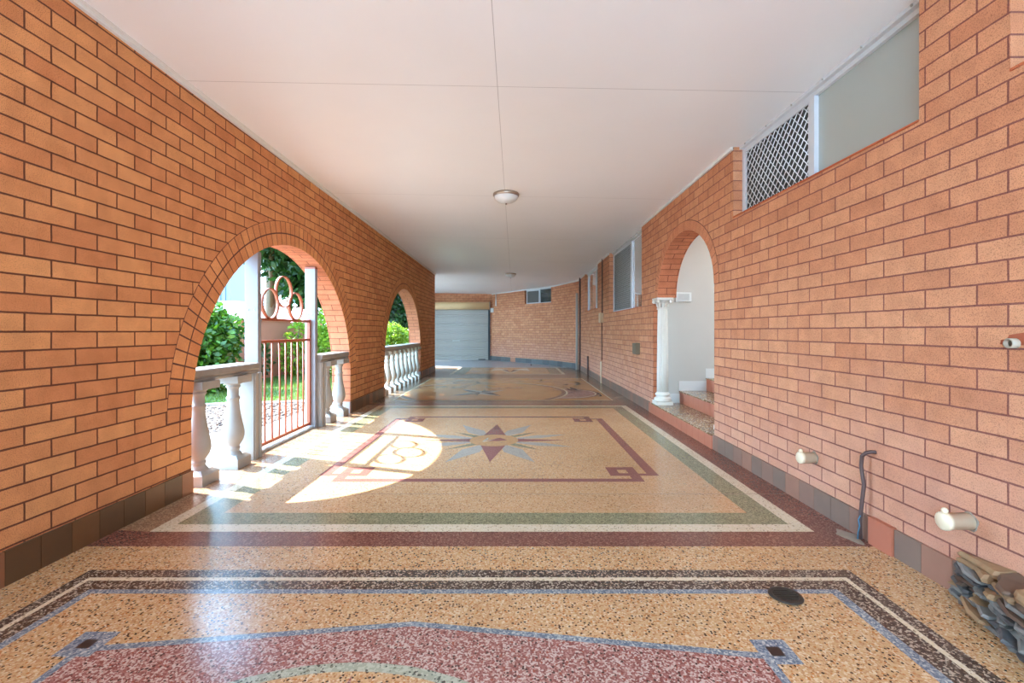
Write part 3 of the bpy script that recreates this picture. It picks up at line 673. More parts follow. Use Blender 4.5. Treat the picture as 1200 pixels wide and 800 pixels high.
# ------------------------------------------------------------------ columns
def column(cx_, cy_, zb, ht, label):
    r = thing('column', (cx_, cy_, zb), label, 'column', 'fluted columns of the stair arch')
    b = MB(); b.box(cx_-.108, cx_+.108, cy_-.108, cy_+.108, zb, zb+.045)
    b.lathe([(.09, .045), (.108, .052), (.112, .072), (.106, .09), (.088, .096), (.084, .112), (.092, .12), (.098, .133), (.092, .148), (.078, .154), (.076, .17)], cx_, cy_, zb)
    b.build('base', STONEW, r, bevel=.004)
    s = MB(); fl_ = lambda a: 1-.07*abs(math.sin(8*a))**.7
    s.lathe([(.075, .165), (.074, .5), (.070, .9), (.065, ht-.16), (.064, ht-.15)], cx_, cy_, zb, 128, 0, lambda a: 1-.13*(1-abs(math.cos(9*a))**2)**.7)
    s.build('shaft', STONEW, r)
    c = MB(); c.lathe([(.066, ht-.155), (.076, ht-.15), (.076, ht-.14), (.066, ht-.135), (.070, ht-.09), (.088, ht-.045), (.1, ht-.03)], cx_, cy_, zb)
    c.box(cx_-.108, cx_+.108, cy_-.108, cy_+.108, zb+ht-.03, zb+ht-.001)
    for k in range(8):                          # acanthus leaves curling out below the abacus
        a = k*PI/4; ca, sa = math.cos(a), math.sin(a); wv = .03
        rows = []
        for rr, zz, wd in ((.068, -.132, .026), (.078, -.105, .028), (.085, -.08, .024), (.098, -.066, .014), (.103, -.074, .006)):
            rows.append([(cx_+(rr+o_)*ca-t_*wd*sa, cy_+(rr+o_)*sa+t_*wd*ca, zb+ht+zz) for t_, o_ in ((-1, -.006), (0, .006), (1, -.006), (0, -.012))])
        c.grid(rows, cap0=True, cap1=True)
    for sx_ in (-1, 1):
        for sy_ in (-1, 1):                     # corner volutes
            px, py = cx_+sx_*.088, cy_+sy_*.088
            d_ = Vector((-sy_, sx_, 0)).normalized()*.016
            c.tube([(px-d_.x, py-d_.y, zb+ht-.05), (px+d_.x, py+d_.y, zb+ht-.05)], .021, 12)
    c.build('capital', STONEW, r)
    return r
column(1.992, 6.142, Z1, ZS3-Z1-.002, 'white fluted column with leafy capital at the far side of the stair arch')
column(2.10, 4.466, Z1, ZS3-Z1-.002, 'white column behind the near jamb of the stair arch, only its base corner showing')

# ------------------------------------------------------------------ balustrades
BPROF = [(.055, .085), (.075, .09), (.07, .1), (.05, .125), (.044, .14), (.05, .15), (.052, .158), (.046, .168), (.045, .175), (.055, .19), (.073, .22), (.083, .26), (.082, .295), (.074, .34), (.062, .40), (.051, .46), (.045, .52), (.043, .555), (.049, .562), (.051, .572), (.047, .582), (.041, .588), (.041, .64), (.044, .655), (.052, .662), (.054, .67), (.048, .678), (.06, .69), (.078, .70)]
def baluster_mesh(cx_, cy_):
    b = MB(); b.box(cx_-.095, cx_+.095, cy_-.094, cy_+.094, 0, .075)
    rows = []
    for hw, z_ in ((.095, .075), (.085, .085), (.062, .105)): rows.append([(cx_+hw*sx_, cy_+hw*sy_, z_) for sx_, sy_ in ((-1, -1), (1, -1), (1, 1), (-1, 1))])
    b.grid(rows, smooth=False, cap1=True)
    b.lathe(BPROF, cx_, cy_, 0, 24)
    b.box(cx_-.098, cx_+.098, cy_-.098, cy_+.098, .70, .757)
    return b
XBAL = -2.342
def balustrade(label, y0, y1, ys, pier=None, rail=RAILG, stone=BALUS):
    r = thing('balustrade', (XBAL, (y0+y1)/2, 0), label, 'balustrade', 'white balustrades in the arches')
    h = MB(); sec = [(-.115, .757), (.06, .757), (.068, .775), (.062, .785), (.078, .80), (.078, .838), (.07, .846), (-.125, .846), (-.13, .838), (-.13, .80)]
    h.extrude([(XBAL+a, y0, b) for a, b in sec], (0, y1-y0, 0)); h.build('handrail', rail, r, bevel=.004)
    first = None
    for y_ in ys:
        if first is None:
            first = baluster_mesh(XBAL, y_).build('baluster', stone, r); fy = y_
        else:
            c = first.copy(); C.objects.link(c); c.parent = r; c.matrix_parent_inverse = first.matrix_parent_inverse.copy(); c.location = (0, y_-fy, 0)
    if pier:
        p = MB(); p.box(XBAL-.07, XBAL+.066, pier[0], pier[1], 0, .757)
        for f in (.18, .72): p.box(XBAL+.06, XBAL+.076, pier[0]+f*(pier[1]-pier[0])-.012, pier[0]+f*(pier[1]-pier[0])+.022, .0, .757)
        p.build('pier', stone, r, bevel=.004)
    return r
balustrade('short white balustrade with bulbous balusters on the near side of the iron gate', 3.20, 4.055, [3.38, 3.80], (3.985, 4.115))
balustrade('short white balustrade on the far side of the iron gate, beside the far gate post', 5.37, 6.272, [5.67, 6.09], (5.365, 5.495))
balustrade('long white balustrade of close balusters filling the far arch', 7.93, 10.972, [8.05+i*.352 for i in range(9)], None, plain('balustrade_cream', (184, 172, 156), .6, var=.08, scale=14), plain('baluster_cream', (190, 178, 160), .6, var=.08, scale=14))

# ------------------------------------------------------------------ gate and posts
def gate_post(y0, y1, ztop, label, cap):
    r = thing('gate_post', (-2.37, (y0+y1)/2, 0), label, 'post', 'white posts of the iron gate')
    b = MB(); b.box(-2.435, -2.315, y0, y1, 0, ztop); b.build('post', POSTW, r, bevel=.003)
    b = MB(); b.box(-2.438, -2.312, y0-.004, y1+.003, 1.215, 1.235)
    br_ = b.build('bracket', POSTW, r)
    for xs_ in (-2.40, -2.345):
        b = MB(); b.lathe([(.0001, 0), (.007, 0), (.007, .004), (.0001, .006)], 0, 0, 0, 8)
        b.v = [(v[0]+xs_, y0-v[2], 1.32+v[1]) for v in b.v]; b.build('screw', GREYST, br_)
    if cap: b = MB(); b.box(-2.436, -2.314, y0-.002, y1, ztop, ztop+.02); b.build('cap', RUST, r)
gate_post(4.118, 4.175, 1.845, 'tall white square post at the near end of the gate, behind the near balustrade pier', False)
gate_post(5.30, 5.362, 1.85, 'white square post with a rusty cap at the far end of the gate', True)
g = thing('gate', (-2.375, 4.74, .03), 'rust coloured iron gate with thin bars and three overlapping rings on top', 'gate')
XG = -2.375; G0, G1 = 4.185, 5.292
b = MB(); b.box(XG-.014, XG+.014, G0, G0+.03, .04, 1.26); b.build('stile', RUST, g)
b = MB(); b.box(XG-.016, XG+.016, G1-.034, G1, .04, 1.26); b.build('stile', RUST, g)
b = MB(); b.box(XG-.013, XG+.013, G0+.03, G1-.034, .045, .075); b.build('bottom_rail', RUST, g)
b = MB(); b.box(XG-.013, XG+.013, G0+.03, G1-.034, 1.015, 1.04); b.build('middle_rail', RUST, g)
b = MB(); b.box(XG-.013, XG+.013, G0+.03, G1-.034, 1.225, 1.25); b.build('top_rail', RUST, g)
NB_ = 8; first = None
for i in range(1, NB_):
    y_ = G0+.03+(G1-.034-G0-.03)*i/NB_
    b = MB(); b.tube([(XG, y_, .07), (XG+random.uniform(-.006, .006), y_+random.uniform(-.004, .004), .55), (XG, y_, 1.02)], .009, 8); b.build('bar', RUST, g)
def gring(y_, z_, r_):
    b = MB(); n = 40; rows = []
    for i in range(n+1):
        a = 2*PI*i/n; rows.append([(XG+dx_, y_+(r_+dr)*math.cos(a), z_+(r_+dr)*math.sin(a)) for dx_, dr in ((-.017, -.004), (.017, -.004), (.017, .004), (-.017, .004))])
    b.grid(rows); b.build('ring', RUST, g)
gring(4.435, 1.395, .145); gring(4.70, 1.53, .158); gring(4.95, 1.395, .145)
b = MB(); b.box(-2.41, -2.33, 4.13, 5.30, .001, .022); tag(b.build('sill_track', [GREYST], bevel=.003), 'grey metal threshold strip on the floor under the iron gate', 'threshold')

# ------------------------------------------------------------------ ceiling lights
def clight(x, y, R, label):
    z_ = zc(x, y)+.002
    r = thing('ceiling_light', (x, y, z_), label, 'ceiling light', 'round ceiling lights along the passage')
    b = MB(); b.lathe([(R*.7, 0), (R, -.004), (R*1.02, -.02), (R*.97, -.036), (R*.9, -.04), (R*.86, -.03)], x, y, z_, 40); b.build('rim', CHROME, r)
    b = MB(); b.lathe([(R*.93, -.032)]+[(R*.93*math.cos(t), -.034-.085*math.sin(t)) for t in [i*PI/2/10 for i in range(10)]]+[(.004, -.119)], x, y, z_, 40); b.build('bowl', BOWL, r)
    b = MB(); b.lathe([(.004, -.134), (.010, -.13), (.011, -.122), (.006, -.116)], x, y, z_, 14); b.build('finial', CHROME, r)
clight(-.10, 5.42, .152, 'round frosted bowl ceiling light with nickel rim, the nearer of the two')
clight(-.105, 12.5, .15, 'small looking round ceiling light far down the passage near the roller door')

# ------------------------------------------------------------------ wall fittings on the right
def stub(y_, z_, r_, L, label, knob=True):
    o = thing('pipe_stub', (XR, y_, z_), label, 'pipe', None)
    b = MB(); b.lathe([(r_, .02), (r_, -L), (r_*1.06, -L), (r_*1.06, -L-.02)], 0, 0, 0, 24); b.v = [(XR+v[2], y_+v[0], z_+v[1]) for v in b.v]; b.build('pipe', PVC, o)
    b = MB(); b.lathe([(.001, -L-.026), (r_*.9, -L-.026), (r_*1.1, -L-.02), (r_*1.1, -L-.006), (r_, -L-.004)], 0, 0, 0, 24); b.v = [(XR+v[2], y_+v[0], z_+v[1]) for v in b.v]; cap_ = b.build('end_cap', PVC, o)
    b = MB(); b.lathe([(.011, 0), (.013, .012), (.008, .02), (.001, .022)], XR-L-.012, y_, z_+r_*1.02, 12); b.build('knob', PVC, cap_)
    b = MB(); b.lathe([(r_*1.0, -.004), (r_*1.16, -.003), (r_*1.14, .004), (r_, .004)], 0, 0, 0, 18, 0, lambda a: 1+.08*math.sin(5*a)); b.v = [(XR+v[2], y_+v[0], z_+v[1]) for v in b.v]; b.build('mortar_collar', DAB, o)
stub(2.90, .322, .034, .075, 'cream capped plastic pipe stub low on the wall, left of the bent brown conduit')
stub(1.912, .33, .034, .092, 'cream capped plastic pipe stub low on the wall above slate stones')
o = thing('pipe_stub', (XR, 1.735, 1.08), 'open ended old pipe in a broken brick at the right edge', 'pipe')
b = MB(); b.lathe([(.019, .02), (.019, -.03), (.0145, -.031), (.014, -.012)], 0, 0, 0, 20); b.v = [(XR+v[2], 1.735+v[0], 1.079+v[1]) for v in b.v]; b.build('pipe', PIPEG, o)
b = MB(); b.lathe([(.001, -.015), (.014, -.014), (.014, -.010)], 0, 0, 0, 16); b.v = [(XR+v[2], 1.735+v[0], 1.079+v[1]) for v in b.v]; b.build('bore', PIPEIN, o)
b = MB(); b.face([(XR-.0015, 1.735+dy_, 1.079+dz_) for dy_, dz_ in ((.055, -.005), (.052, .012), (.03, .016), (.022, .032), (0, .036), (-.05, .045), (-.075, .04), (-.08, .012), (-.03, -.006), (.02, -.008))]); b.build('broken_brick', plain('broken_brick_red', (160, 82, 52), .9, var=.2, scale=60), o)
# bent conduit with wires
o = thing('cable_conduit', (1.87, 2.47, 0), 'bent dark brown conduit coming out of the wall and running down to the floor', 'cable')
b = MB(); b.tube([(XR+.02, 2.405, .487), (XR-.02, 2.415, .487), (XR-.034, 2.43, .478), (XR-.036, 2.455, .455), (XR-.034, 2.465, .40), (XR-.03, 2.45, .30), (XR-.034, 2.46, .2), (XR-.036, 2.47, .1), (XR-.034, 2.47, .003)], .0095, 10); b.build('conduit', CABLE, o)
b = MB(); b.tube([(XR-.048, 2.452, .135), (XR-.05, 2.464, .11), (XR-.052, 2.452, .08), (XR-.05, 2.466, .04), (XR-.056, 2.46, .006)], .003, 6); b.build('blue_wire', BLUEW, o)
b = MB(); rows = []
for k, (rr, zz) in enumerate(((.085, .001), (.06, .005), (.03, .008))): rows.append([(1.835+rr*(1+.25*math.sin(3*a+k))*math.cos(a)*.55, 2.50+rr*(1+.2*math.cos(4*a))*math.sin(a), zz) for a in [2*PI*i/20 for i in range(20)]])
b.grid(rows, cap1=True); tag(b.build('mortar_dab', [DAB]), 'rough grey dab of mortar on the floor at the foot of the bent conduit', 'mortar')
# boxes and conduits further along
o = thing('wall_box', (XR, 7.03, .78), 'brown grey metal box on the wall between the column and the large rear window', 'box')
b = MB(); b.box(XR-.055, XR+.005, 6.93, 7.13, .77, .945); b.build('body', BOXM, o, bevel=.008)
b = MB(); b.box(XR-.066, XR-.05, 6.925, 7.135, .775, .94); b.build('cover', BOXM, o, bevel=.006)
b = MB(); b.box(XR-.07, XR+.005, 9.78, 9.98, 1.31, 1.52); tag(b.build('junction_box', [BOXBEI], bevel=.01), 'beige junction box on the wall pier between the two rear windows', 'box')
b = MB(); b.tube([(XR-.018, 9.83, 1.521), (XR-.018, 9.83, zc(XR, 9.83)-.002)], .012, 8); tag(b.build('conduit', [CABLE]), 'dark conduit running up from the beige junction box to the ceiling', 'conduit')
b = MB(); b.tube([(XR-.016, 9.88, 1.309), (XR-.016, 9.88, .5)], .009, 8); tag(b.build('conduit', [CABLE]), 'thin brown conduit running down the wall below the beige junction box', 'conduit')
b = MB(); b.tube([(XR-.034, 9.88, .47), (XR-.034, 9.88, .002)], .017, 10); tag(b.build('conduit', [PVC]), 'cream pipe standing against the skirting below the beige junction box', 'pipe')
b = MB(); b.tube([(XR-.034, 11.66, .49), (XR-.034, 11.66, .002)], .022, 8); tag(b.build('standpipe', [CABLE]), 'short dark pipe standing against the skirting below the farther narrow window', 'pipe')
b = MB(); b.tube([(1.83, 13.38, 0), (1.83, 13.38, 2.24)], .038, 16); tag(b.build('downpipe', [GREYST]), 'tall grey pole standing in the bend of the right wall', 'pole')
b = MB(); b.tube([(1.875, 13.1, .0), (1.875, 13.1, zc(1.875, 13.1)-.004)], .024, 12); tag(b.build('drainpipe', [CABLE]), 'dark brown pipe rising to the ceiling just beside the grey pole', 'pipe')
o = thing('wall_light', (2.3, 6.27, 1.58), 'small rectangular white bulkhead light on the rendered stair wall', 'light')
b = MB(); b.box(2.20, 2.42, 6.235, 6.2695, 1.525, 1.66); b.build('housing', WHITE, o, bevel=.01)
b = MB(); b.box(2.235, 2.385, 6.226, 6.236, 1.55, 1.635); b.build('lens', plain('lens_grey', (196, 194, 188), .2), o, bevel=.004)

# ------------------------------------------------------------------ floor drain
o = thing('floor_drain', (1.147, 1.932, 0), 'round dark iron drain grate set in the floor at the near panel', 'drain')
b = MB(); n = 36; prof = [(.047, .004), (.05, .009), (.063, .009), (.067, .004)]
rows = [[(1.147+r_*math.cos(2*PI*j/n), 1.932+r_*math.sin(2*PI*j/n), z_+.003) for j in range(n)] for r_, z_ in prof]; b.grid(rows); b.build('rim', IRON, o)
b = MB(); b.lathe([(.001, 0), (.05, 0)], 1.147, 1.932, .0052, 24); b.build('sump', BLACK, o)
for k in range(6):
    x_ = -.04+k*.016; hw = math.sqrt(.05**2-x_*x_); b = MB(); b.box(1.147-hw, 1.147+hw, 1.932+x_-.0035, 1.932+x_+.0035, .0065, .0115); b.build('slat', IRON, o)

# ------------------------------------------------------------------ slate stones bottom right
SL = [plain('slate_blue', (86, 82, 80), .5, var=.5, scale=22, bump=.6), plain('slate_tan', (154, 116, 80), .7, var=.35, scale=22, bump=.6), plain('slate_brown', (104, 76, 58), .7, var=.25, scale=22, bump=.6), plain('slate_pale', (132, 124, 116), .6, var=.25, scale=22, bump=.6)]
o = thing('slate_edging', (1.83, 1.5, 0), 'low pile of stacked blue grey and tan slate stones against the wall', 'stones')
rs = random.Random(3)
zz = 0.0; course = 0
while zz < .19:
    th = rs.uniform(.011, .019) if zz < .15 else .026
    y_ = 1.985-.004*course-rs.uniform(0, .02)
    while y_ > .75:
        ln = rs.uniform(.06, .2) if zz < .15 else rs.uniform(.1, .24); ye = y_-ln
        def xo(yy): return XR-.02-.36*max(0, 1.99-yy)*(1 if yy > 1.5 else .9) - .01
        sh = .16*zz
        x0 = xo(y_)+sh+rs.uniform(-.022, .018); x1 = xo(ye)+sh+rs.uniform(-.022, .018)
        tl = rs.uniform(-.02, .02); b = MB()
        top = zz+th*rs.uniform(.82, 1.0)
        out = [(XR-.004, y_), (x0+.012, y_-.002), (x0, y_-.02), ((x0+x1)/2+rs.uniform(-.024, .012), (y_+ye)/2+rs.uniform(-.02, .02)), (x1, ye+.018), (x1+.01, ye+.003), (XR-.004, ye+.002)]
        if xo(y_) > XR-.05: out[1] = (XR-.03, y_-.004); out[2] = (XR-.038, y_-.018)
        rows = [[(p[0], p[1], zz+.001+(rs.uniform(0, .003) if zz > .01 else 0)) for p in out], [(p[0]+(-.004 if 0 < i < 6 else 0), p[1], zz+th*.5+tl*(i-3)*.15) for i, p in enumerate(out)], [(p[0]+(.006 if 0 < i < 6 else 0), p[1], top+rs.uniform(-.003, .003)+tl*(i-3)*.3) for i, p in enumerate(out)]]
        b.grid(rows, cap0=True, cap1=True, smooth=False)
        top_c = zz+th > .165
        b.build('stone', SL[rs.choice([1, 1, 2]) if top_c else rs.choice([0, 0, 0, 3, 2, 3, 1])], o)
        y_ = ye-.003
    zz += th; course += 1

# ------------------------------------------------------------------ outside: ground, path, gravel, lawn
LAWN = plain('lawn_soil', (60, 84, 28), .9, var=.3, scale=9)
PATH = plain('path_concrete', (124, 117, 108), .8, var=.06, scale=4, bump=.1)
GRAV = plain('gravel_bed', (92, 78, 66), .9, var=.3, scale=70, bump=.6)
mb = MB(); mb.box(-40, 40, -40, 60, -.3, -.12); mb.build('ground', plain('ground_earth', (150, 140, 120), .9, var=.1, scale=.6), kind='structure')
mb = MB(); mb.box(-12, 14, -26, -3.2, -.12, -.01); mb.build('driveway', plain('driveway_concrete', (214, 216, 218), .8, var=.04, scale=2), kind='structure')
def pslab(name, pts, z0, z1, m):
    mb = MB(); mb.extrude([(x, y, z0) for x, y in pts], (0, 0, z1-z0)); return mb.build(name, m, kind='structure')
pslab('path', [(-2.561, -3.2), (-2.561, 12.58), (-3.0, 12.58), (-3.0, 5.25), (-5.5, 3.85), (-9, 2.3), (-9, -3.2)], -.12, -.006, PATH)
pslab('gravel_strip', [(-3.001, 5.25), (-3.001, 7.35), (-3.4, 7.32), (-5.2, 6.9), (-9.0, 5.9), (-9, 2.3), (-5.5, 3.85)], -.12, -.02, GRAV)
pslab('trim_kerb', [(-3.001, 7.36), (-3.001, 7.52), (-3.4, 7.49), (-5.2, 7.06), (-9, 6.06), (-9, 5.91), (-5.2, 6.91), (-3.4, 7.33)], -.12, .0, PATH)
pslab('lawn', [(-3.001, 7.53), (-3.001, 12.58), (-7.41, 12.58), (-7.41, 18.2), (-14, 30), (-20, 30), (-20, 3), (-9, 6.07), (-5.2, 7.07), (-3.4, 7.5)], -.12, -.015, LAWN)
rg = random.Random(11)
def inpoly(x, y, poly):
    c_ = False; j = len(poly)-1
    for i in range(len(poly)):
        if (poly[i][1] > y) != (poly[j][1] > y) and x < (poly[j][0]-poly[i][0])*(y-poly[i][1])/(poly[j][1]-poly[i][1])+poly[i][0]: c_ = not c_
        j = i
    return c_
gp = [(-3.02, 5.3), (-3.02, 7.3), (-3.4, 7.28), (-5.2, 6.86), (-5.6, 6.7), (-5.6, 4.0)]
mb = MB(); k = 0
while k < 2600:
    x, y = rg.uniform(-5.6, -3), rg.uniform(3.9, 7.35)
    if not inpoly(x, y, gp): continue
    r_ = rg.uniform(.012, .03); a0 = rg.uniform(0, 6); k += 1
    rows = [[(x+q*r_*math.cos(a0+a)*rg.uniform(.8, 1.2), y+q*r_*math.sin(a0+a)*rg.uniform(.8, 1.2), -.021+hz*r_) for a in [2*PI*i/6 for i in range(6)]] for q, hz in ((.9, 0), (1, .35), (.55, .8))]
    mb.grid(rows, cap1=True, smooth=False)
def islandmat(name, c1, c2, rough=.8):
    m, t, b = newmat(name); g_ = N(t, 'ShaderNodeNewGeometry'); mx = N(t, 'ShaderNodeMix', data_type='RGBA')
    mx.inputs[6].default_value = rgba(s2l(c1)); mx.inputs[7].default_value = rgba(s2l(c2)); t.links.new(g_.outputs['Random Per Island'], mx.inputs[0]); t.links.new(mx.outputs[2], b.inputs['Base Color']); b.inputs['Roughness'].default_value = rough
    return m
tag(mb.build('gravel', islandmat('pebble', (128, 110, 94), (54, 44, 36))), 'brown and cream pebbles between the path and the lawn outside the gate', 'gravel', kind='stuff')
mb = MB()
lp = [(-3.2, 7.55), (-5.2, 7.12), (-8, 6.4), (-8, 7.6), (-5.95, 7.6), (-5.95, 12.5), (-3.2, 12.5)]; k = 0
while k < 14000:
    x, y = rg.uniform(-8, -3.3), rg.uniform(6.4, 12.5)
    if not inpoly(x, y, lp): continue
    k += 1; a = rg.uniform(0, 6.3); h_ = rg.uniform(.03, .065); w_ = .006; lx, ly = rg.uniform(-.03, .03), rg.uniform(-.03, .03)
    mb.face([(x-w_*math.cos(a), y-w_*math.sin(a), -.016), (x+w_*math.cos(a), y+w_*math.sin(a), -.016), (x+lx, y+ly, -.015+h_)])
tag(mb.build('grass', leafmat('grass_blade', (66, 98, 26), (106, 132, 46), .4)), 'sunlit green grass blades of the garden lawn', 'grass', kind='stuff')

# pink rendered fence wall
PINK = plain('pink_render', (172, 114, 88), .85, var=.05, scale=3)
mb = MB(); mb.box(-6.2, -6.02, 9.75, 12.25, -.13, 1.36); mb.box(-6.35, -6.17, 12.25, 13.6, -.13, 1.36); mb.box(-7.6, -6.35, 13.42, 13.6, -.13, 1.36); mb.box(-7.7, -7.52, 13.42, 24, -.13, 1.36); mb.box(-6.22, -6.0, 9.75, 12.25, 1.36, 1.40)
mb.build('garden_wall', PINK, kind='structure')
# ------------------------------------------------------------------ plants
BARK = plain('bark', (96, 76, 58), .9, var=.25, scale=20, bump=.5)
def foliage(blobs, n, size, seed, shell=.55):
    r_ = random.Random(seed); mb = MB()
    vol = [b[3]*b[4]*b[5] for b in blobs]; tot = sum(vol)
    for b, v in zip(blobs, vol):
        for _ in range(int(n*v/tot)):
            d = Vector((r_.gauss(0, 1), r_.gauss(0, 1), r_.gauss(0, 1))).normalized(); q = r_.uniform(shell, 1)**.7*(1+.13*math.sin(7*d.x+5*d.z)+.1*math.sin(9*d.y+4*d.x))
            p = Vector((b[0]+d.x*b[3]*q, b[1]+d.y*b[4]*q, max(.02, b[2]+d.z*b[5]*q)))
            s = size*r_.uniform(.6, 1.3)
            ax = (d*.5+Vector((r_.gauss(0, .7), r_.gauss(0, .7), r_.gauss(-.25, .6)))).normalized(); sd_ = ax.cross(Vector((r_.gauss(0, 1), r_.gauss(0, 1), r_.gauss(0, 1)))).normalized(); nn = ax.cross(sd_)
            mb.face([p, p+ax*s*.35+sd_*s*.28+nn*s*.05, p+ax*s*.7+sd_*s*.2+nn*s*.03, p+ax*s, p+ax*s*.65-sd_*s*.22+nn*s*.05, p+ax*s*.35-sd_*s*.28+nn*s*.04])
    return mb
def plant(name, loc, label, cat, blobs, n, size, mat, trunk, seed, group=None):
    o = thing(name, loc, label, cat, group)
    foliage(blobs, n, size, seed).build('foliage', mat, o)
    t = MB()
    for path, r_ in trunk: t.tube(path, r_, 8)
    t.build('trunk' if 'tree' in name else 'stem', BARK, o)
L_HED = leafmat('leaf_hedge', (34, 70, 14), (76, 118, 26)); L_TRE = leafmat('leaf_tree', (20, 48, 14), (56, 92, 28)); L_BRI = leafmat('leaf_bright', (92, 128, 24), (152, 178, 54), .45); L_DRK = leafmat('leaf_dark', (22, 46, 18), (54, 92, 30), .25)
plant('hedge_shrub', (-6.1, 8.4, -.015), 'dense leafy green hedge seen through the near arch left of the gate', 'hedge',
      [(-6.0, 8.3, .55, .7, .75, .72), (-6.1, 8.7, 1.05, .75, .7, .62), (-5.75, 8.5, .9, .5, .65, .55), (-6.4, 8.0, .95, .6, .7, .62)], 11000, .12, L_HED,
      [([(-6.1, 8.3+i*.2, -.02), (-6.1+.1*i, 8.3+i*.15, .5), (-6.1, 8.4, 1.2)], .025) for i in (-1, 0, 1)], 21)
plant('garden_tree', (-6.9, 12.9, -.015), 'large dark green leafy tree behind the iron gate', 'tree',
      [(-6.4, 12.8, 4.3, 2.0, 2.0, 1.4), (-5.9, 11.3, 4.6, 1.5, 1.6, 1.2), (-5.9, 13.4, 2.9, 1.4, 1.0, 1.1), (-5.6, 12.6, 2.6, .9, .8, .7), (-5.0, 10.5, 4.6, 1.3, 1.6, .95)], 30000, .2, L_TRE,
      [([(-6.9, 12.9, -.02), (-6.85, 12.85, 1.5), (-6.8, 12.8, 3.2), (-6.7, 12.7, 4.6)], .16), ([(-6.85, 12.85, 1.6), (-6.5, 12.2, 3.2), (-6.0, 11.3, 4.3), (-5.2, 10.6, 4.6)], .07)], 22)
plant('garden_shrub', (-5.62, 11.5, -.015), 'small yellow green shrub at the foot of the pink wall behind the gate', 'shrub', [(-5.62, 11.55, .5, .26, .4, .5), (-5.5, 11.65, 1.0, .25, .3, .4)], 700, .11, L_BRI, [([(-5.6, 11.55, -.02), (-5.55, 11.55, .5), (-5.5, 11.65, 1.2)], .012)], 23)
plant('garden_shrub', (-4.6, 11.9, -.015), 'bright green shrub seen just right of the far gate post', 'shrub', [(-4.65, 11.9, .7, .5, .6, .7), (-4.75, 12.0, 1.25, .45, .45, .5)], 2600, .11, L_BRI, [([(-4.6, 11.9, -.02), (-4.65, 11.9, .7), (-4.7, 11.9, 1.3)], .015)], 24)
plant('garden_shrub', (-5.66, 10.2, -.015), 'sparse dark shrub against the pink wall behind the near bars of the gate', 'shrub', [(-5.66, 10.2, .45, .15, .25, .4)], 160, .13, L_DRK, [([(-5.66, 10.2, -.02), (-5.65, 10.2, .4), (-5.66, 10.2, .8)], .01)], 25)
plant('shade_tree', (-5.6, 16.7, -.015), 'dark leafy canopy tree seen through the far arch', 'tree',
      [(-5.5, 17.0, 3.6, 1.15, 1.15, 1.7), (-5.2, 17.0, 2.4, .95, .9, .9), (-6.6, 17.2, 3.0, 1.2, 1.2, 1.2), (-5.9, 16.6, 1.9, .8, .7, .6)], 17000, .17, L_DRK,
      [([(-5.6, 16.7, -.02), (-5.55, 16.75, 1.6), (-5.5, 16.8, 3.6)], .1), ([(-5.55, 16.75, 1.5), (-5.3, 16.9, 2.3)], .05), ([(-5.55, 16.75, 1.7), (-6.5, 17.1, 2.9)], .05)], 26)
plant('garden_tree', (-5.4, 21.6, -.015), 'dark dense tree farther back in the garden, behind the bright bushes of the far arch', 'tree',
      [(-5.3, 21.4, 3.2, 1.9, 1.2, 2.0), (-4.6, 21.2, 1.8, 1.2, .8, 1.2), (-6.6, 21.6, 2.2, 1.2, .9, 1.5)], 15000, .19, L_DRK,
      [([(-5.4, 21.6, -.02), (-5.35, 21.55, 1.6), (-5.3, 21.5, 3.6)], .12), ([(-5.35, 21.55, 1.5), (-4.8, 21.4, 2.2)], .05)], 28)
plant('garden_shrub', (-5.1, 18.8, -.015), 'bright yellow green bushes lit by sun behind the far balustrade', 'shrub',
      [(-5.1, 18.8, .6, .6, .7, .65), (-4.6, 19.0, .6, .5, .5, .65), (-5.8, 18.6, .6, .6, .6, .6), (-5.2, 18.9, 1.1, .5, .5, .4)], 5200, .12, L_BRI, [([(-5.1, 18.8, -.02), (-5.1, 18.8, .6), (-5.1, 18.9, 1.1)], .02)], 27)
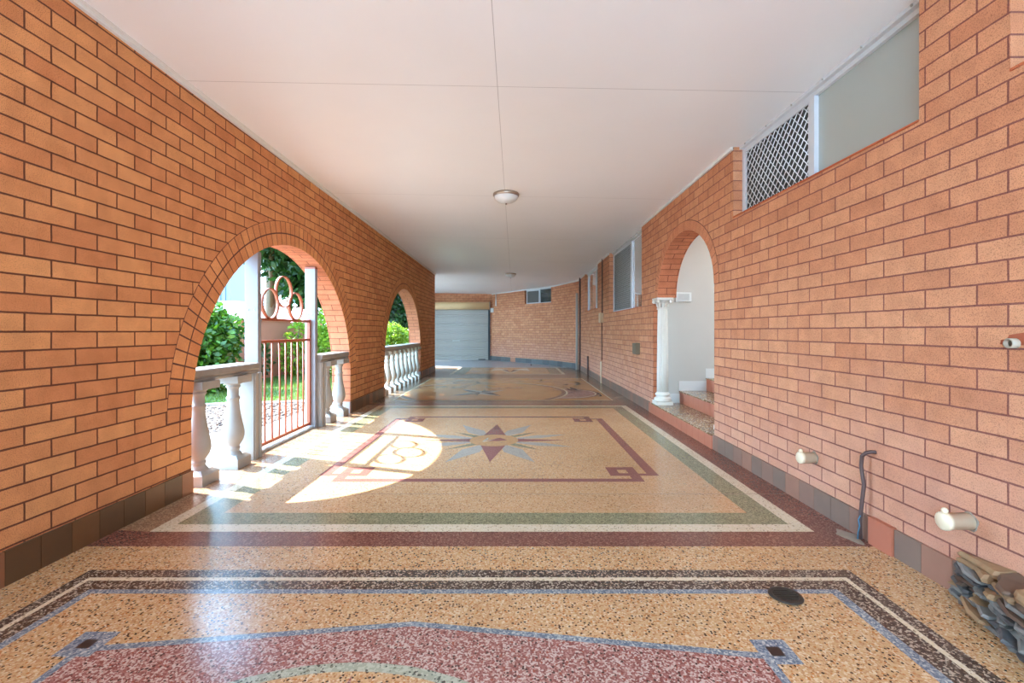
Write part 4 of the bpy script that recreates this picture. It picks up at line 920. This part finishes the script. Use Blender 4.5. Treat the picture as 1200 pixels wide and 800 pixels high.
# neighbouring buildings far off
o = thing('neighbour_house', (-15.5, 32, -.12), 'neighbouring house with grey tiled roof beyond the hedge', 'house')
b = MB(); b.box(-22, -16, 27, 33, -.12, 1.9); b.build('wall', PINK, o)
b = MB(); b.hexa([(-22.4, 26.6, 1.9), (-15.6, 26.6, 1.9), (-15.6, 33.4, 1.9), (-22.4, 33.4, 1.9), (-20, 29.6, 3.1), (-18, 29.6, 3.1), (-18, 30.4, 3.1), (-20, 30.4, 3.1)]); b.build('roof', plain('roof_grey', (84, 84, 84), .8, var=.2, scale=8), o)
o = thing('neighbour_shed', (-11.2, 20.8, -.12), 'neighbouring building with pink red roof seen above the wall through the gate rings', 'building')
b = MB(); b.box(-12.2, -9.4, 20, 22.5, -.12, 1.5); b.build('wall', PINK, o)
b = MB(); b.hexa([(-12.5, 19.6, 1.5), (-9.1, 19.6, 1.5), (-9.1, 22.9, 1.5), (-12.5, 22.9, 1.5), (-12.2, 21, 2.3), (-9.4, 21, 2.3), (-9.4, 21.5, 2.3), (-12.2, 21.5, 2.3)]); b.build('roof', plain('roof_pink', (206, 150, 146), .8, var=.1, scale=8), o)
o = thing('tower_block', (-26.3, 40, -.12), 'tall pale blue ribbed tower beyond the hedge against the sky', 'building')
b = MB(); b.box(-29, -23.6, 38, 42, -.12, 13)
for k in range(13): b.box(-29+k*.4, -28.85+k*.4, 37.93, 38.02, -.12, 13)
b.build('facade', plain('pale_cladding', (92, 108, 120), .5, var=.02), o)
b = MB(); b.box(-29.1, -23.5, 37.9, 42.1, 13, 13.25); b.build('roof', GREYST, o)
# ------------------------------------------------------------------ fallen leaves and petals
DL = plain('dry_leaf', (66, 38, 26), .8, var=.2, scale=40)
def fleaf(name, x, y, s, mat, label, cat, grp):
    a = rg.uniform(0, 6.3); b = MB(); ca, sa = math.cos(a)*s, math.sin(a)*s
    f = lambda u, v, z_: (x+u*ca-v*sa, y+u*sa+v*ca, .0055+z_*2.6)
    top = [f(-1, 0, .004), f(-.3, .4, .012), f(.5, .35, .01), f(1, 0, .02), f(.5, -.35, .012), f(-.3, -.4, .01)]
    b.face(top); b.face([(p[0], p[1], p[2]-.0012) for p in reversed(top)])
    mid = f(0, 0, .0)
    b.tube([f(-1, 0, .004), f(-1.5, .1, .0)], .0015, 5)
    tag(b.build(name, [mat]), label, cat, grp)
for (u, v, s) in ((662, 452.5, .07), (672, 457.5, .09), (676, 450, .07), (668, 458.5, .06), (634, 447, .045), (702, 463.5, .05), (703, 466, .05), (622.5, 428.6, .06)):
    Y = 601.9/(v-388); fleaf('dry_leaf', (u-603)/535*Y, Y, s*1.25, DL, 'dry brown leaf fallen on the inlaid floor far down the passage', 'leaf', 'dry leaves on the far floor')
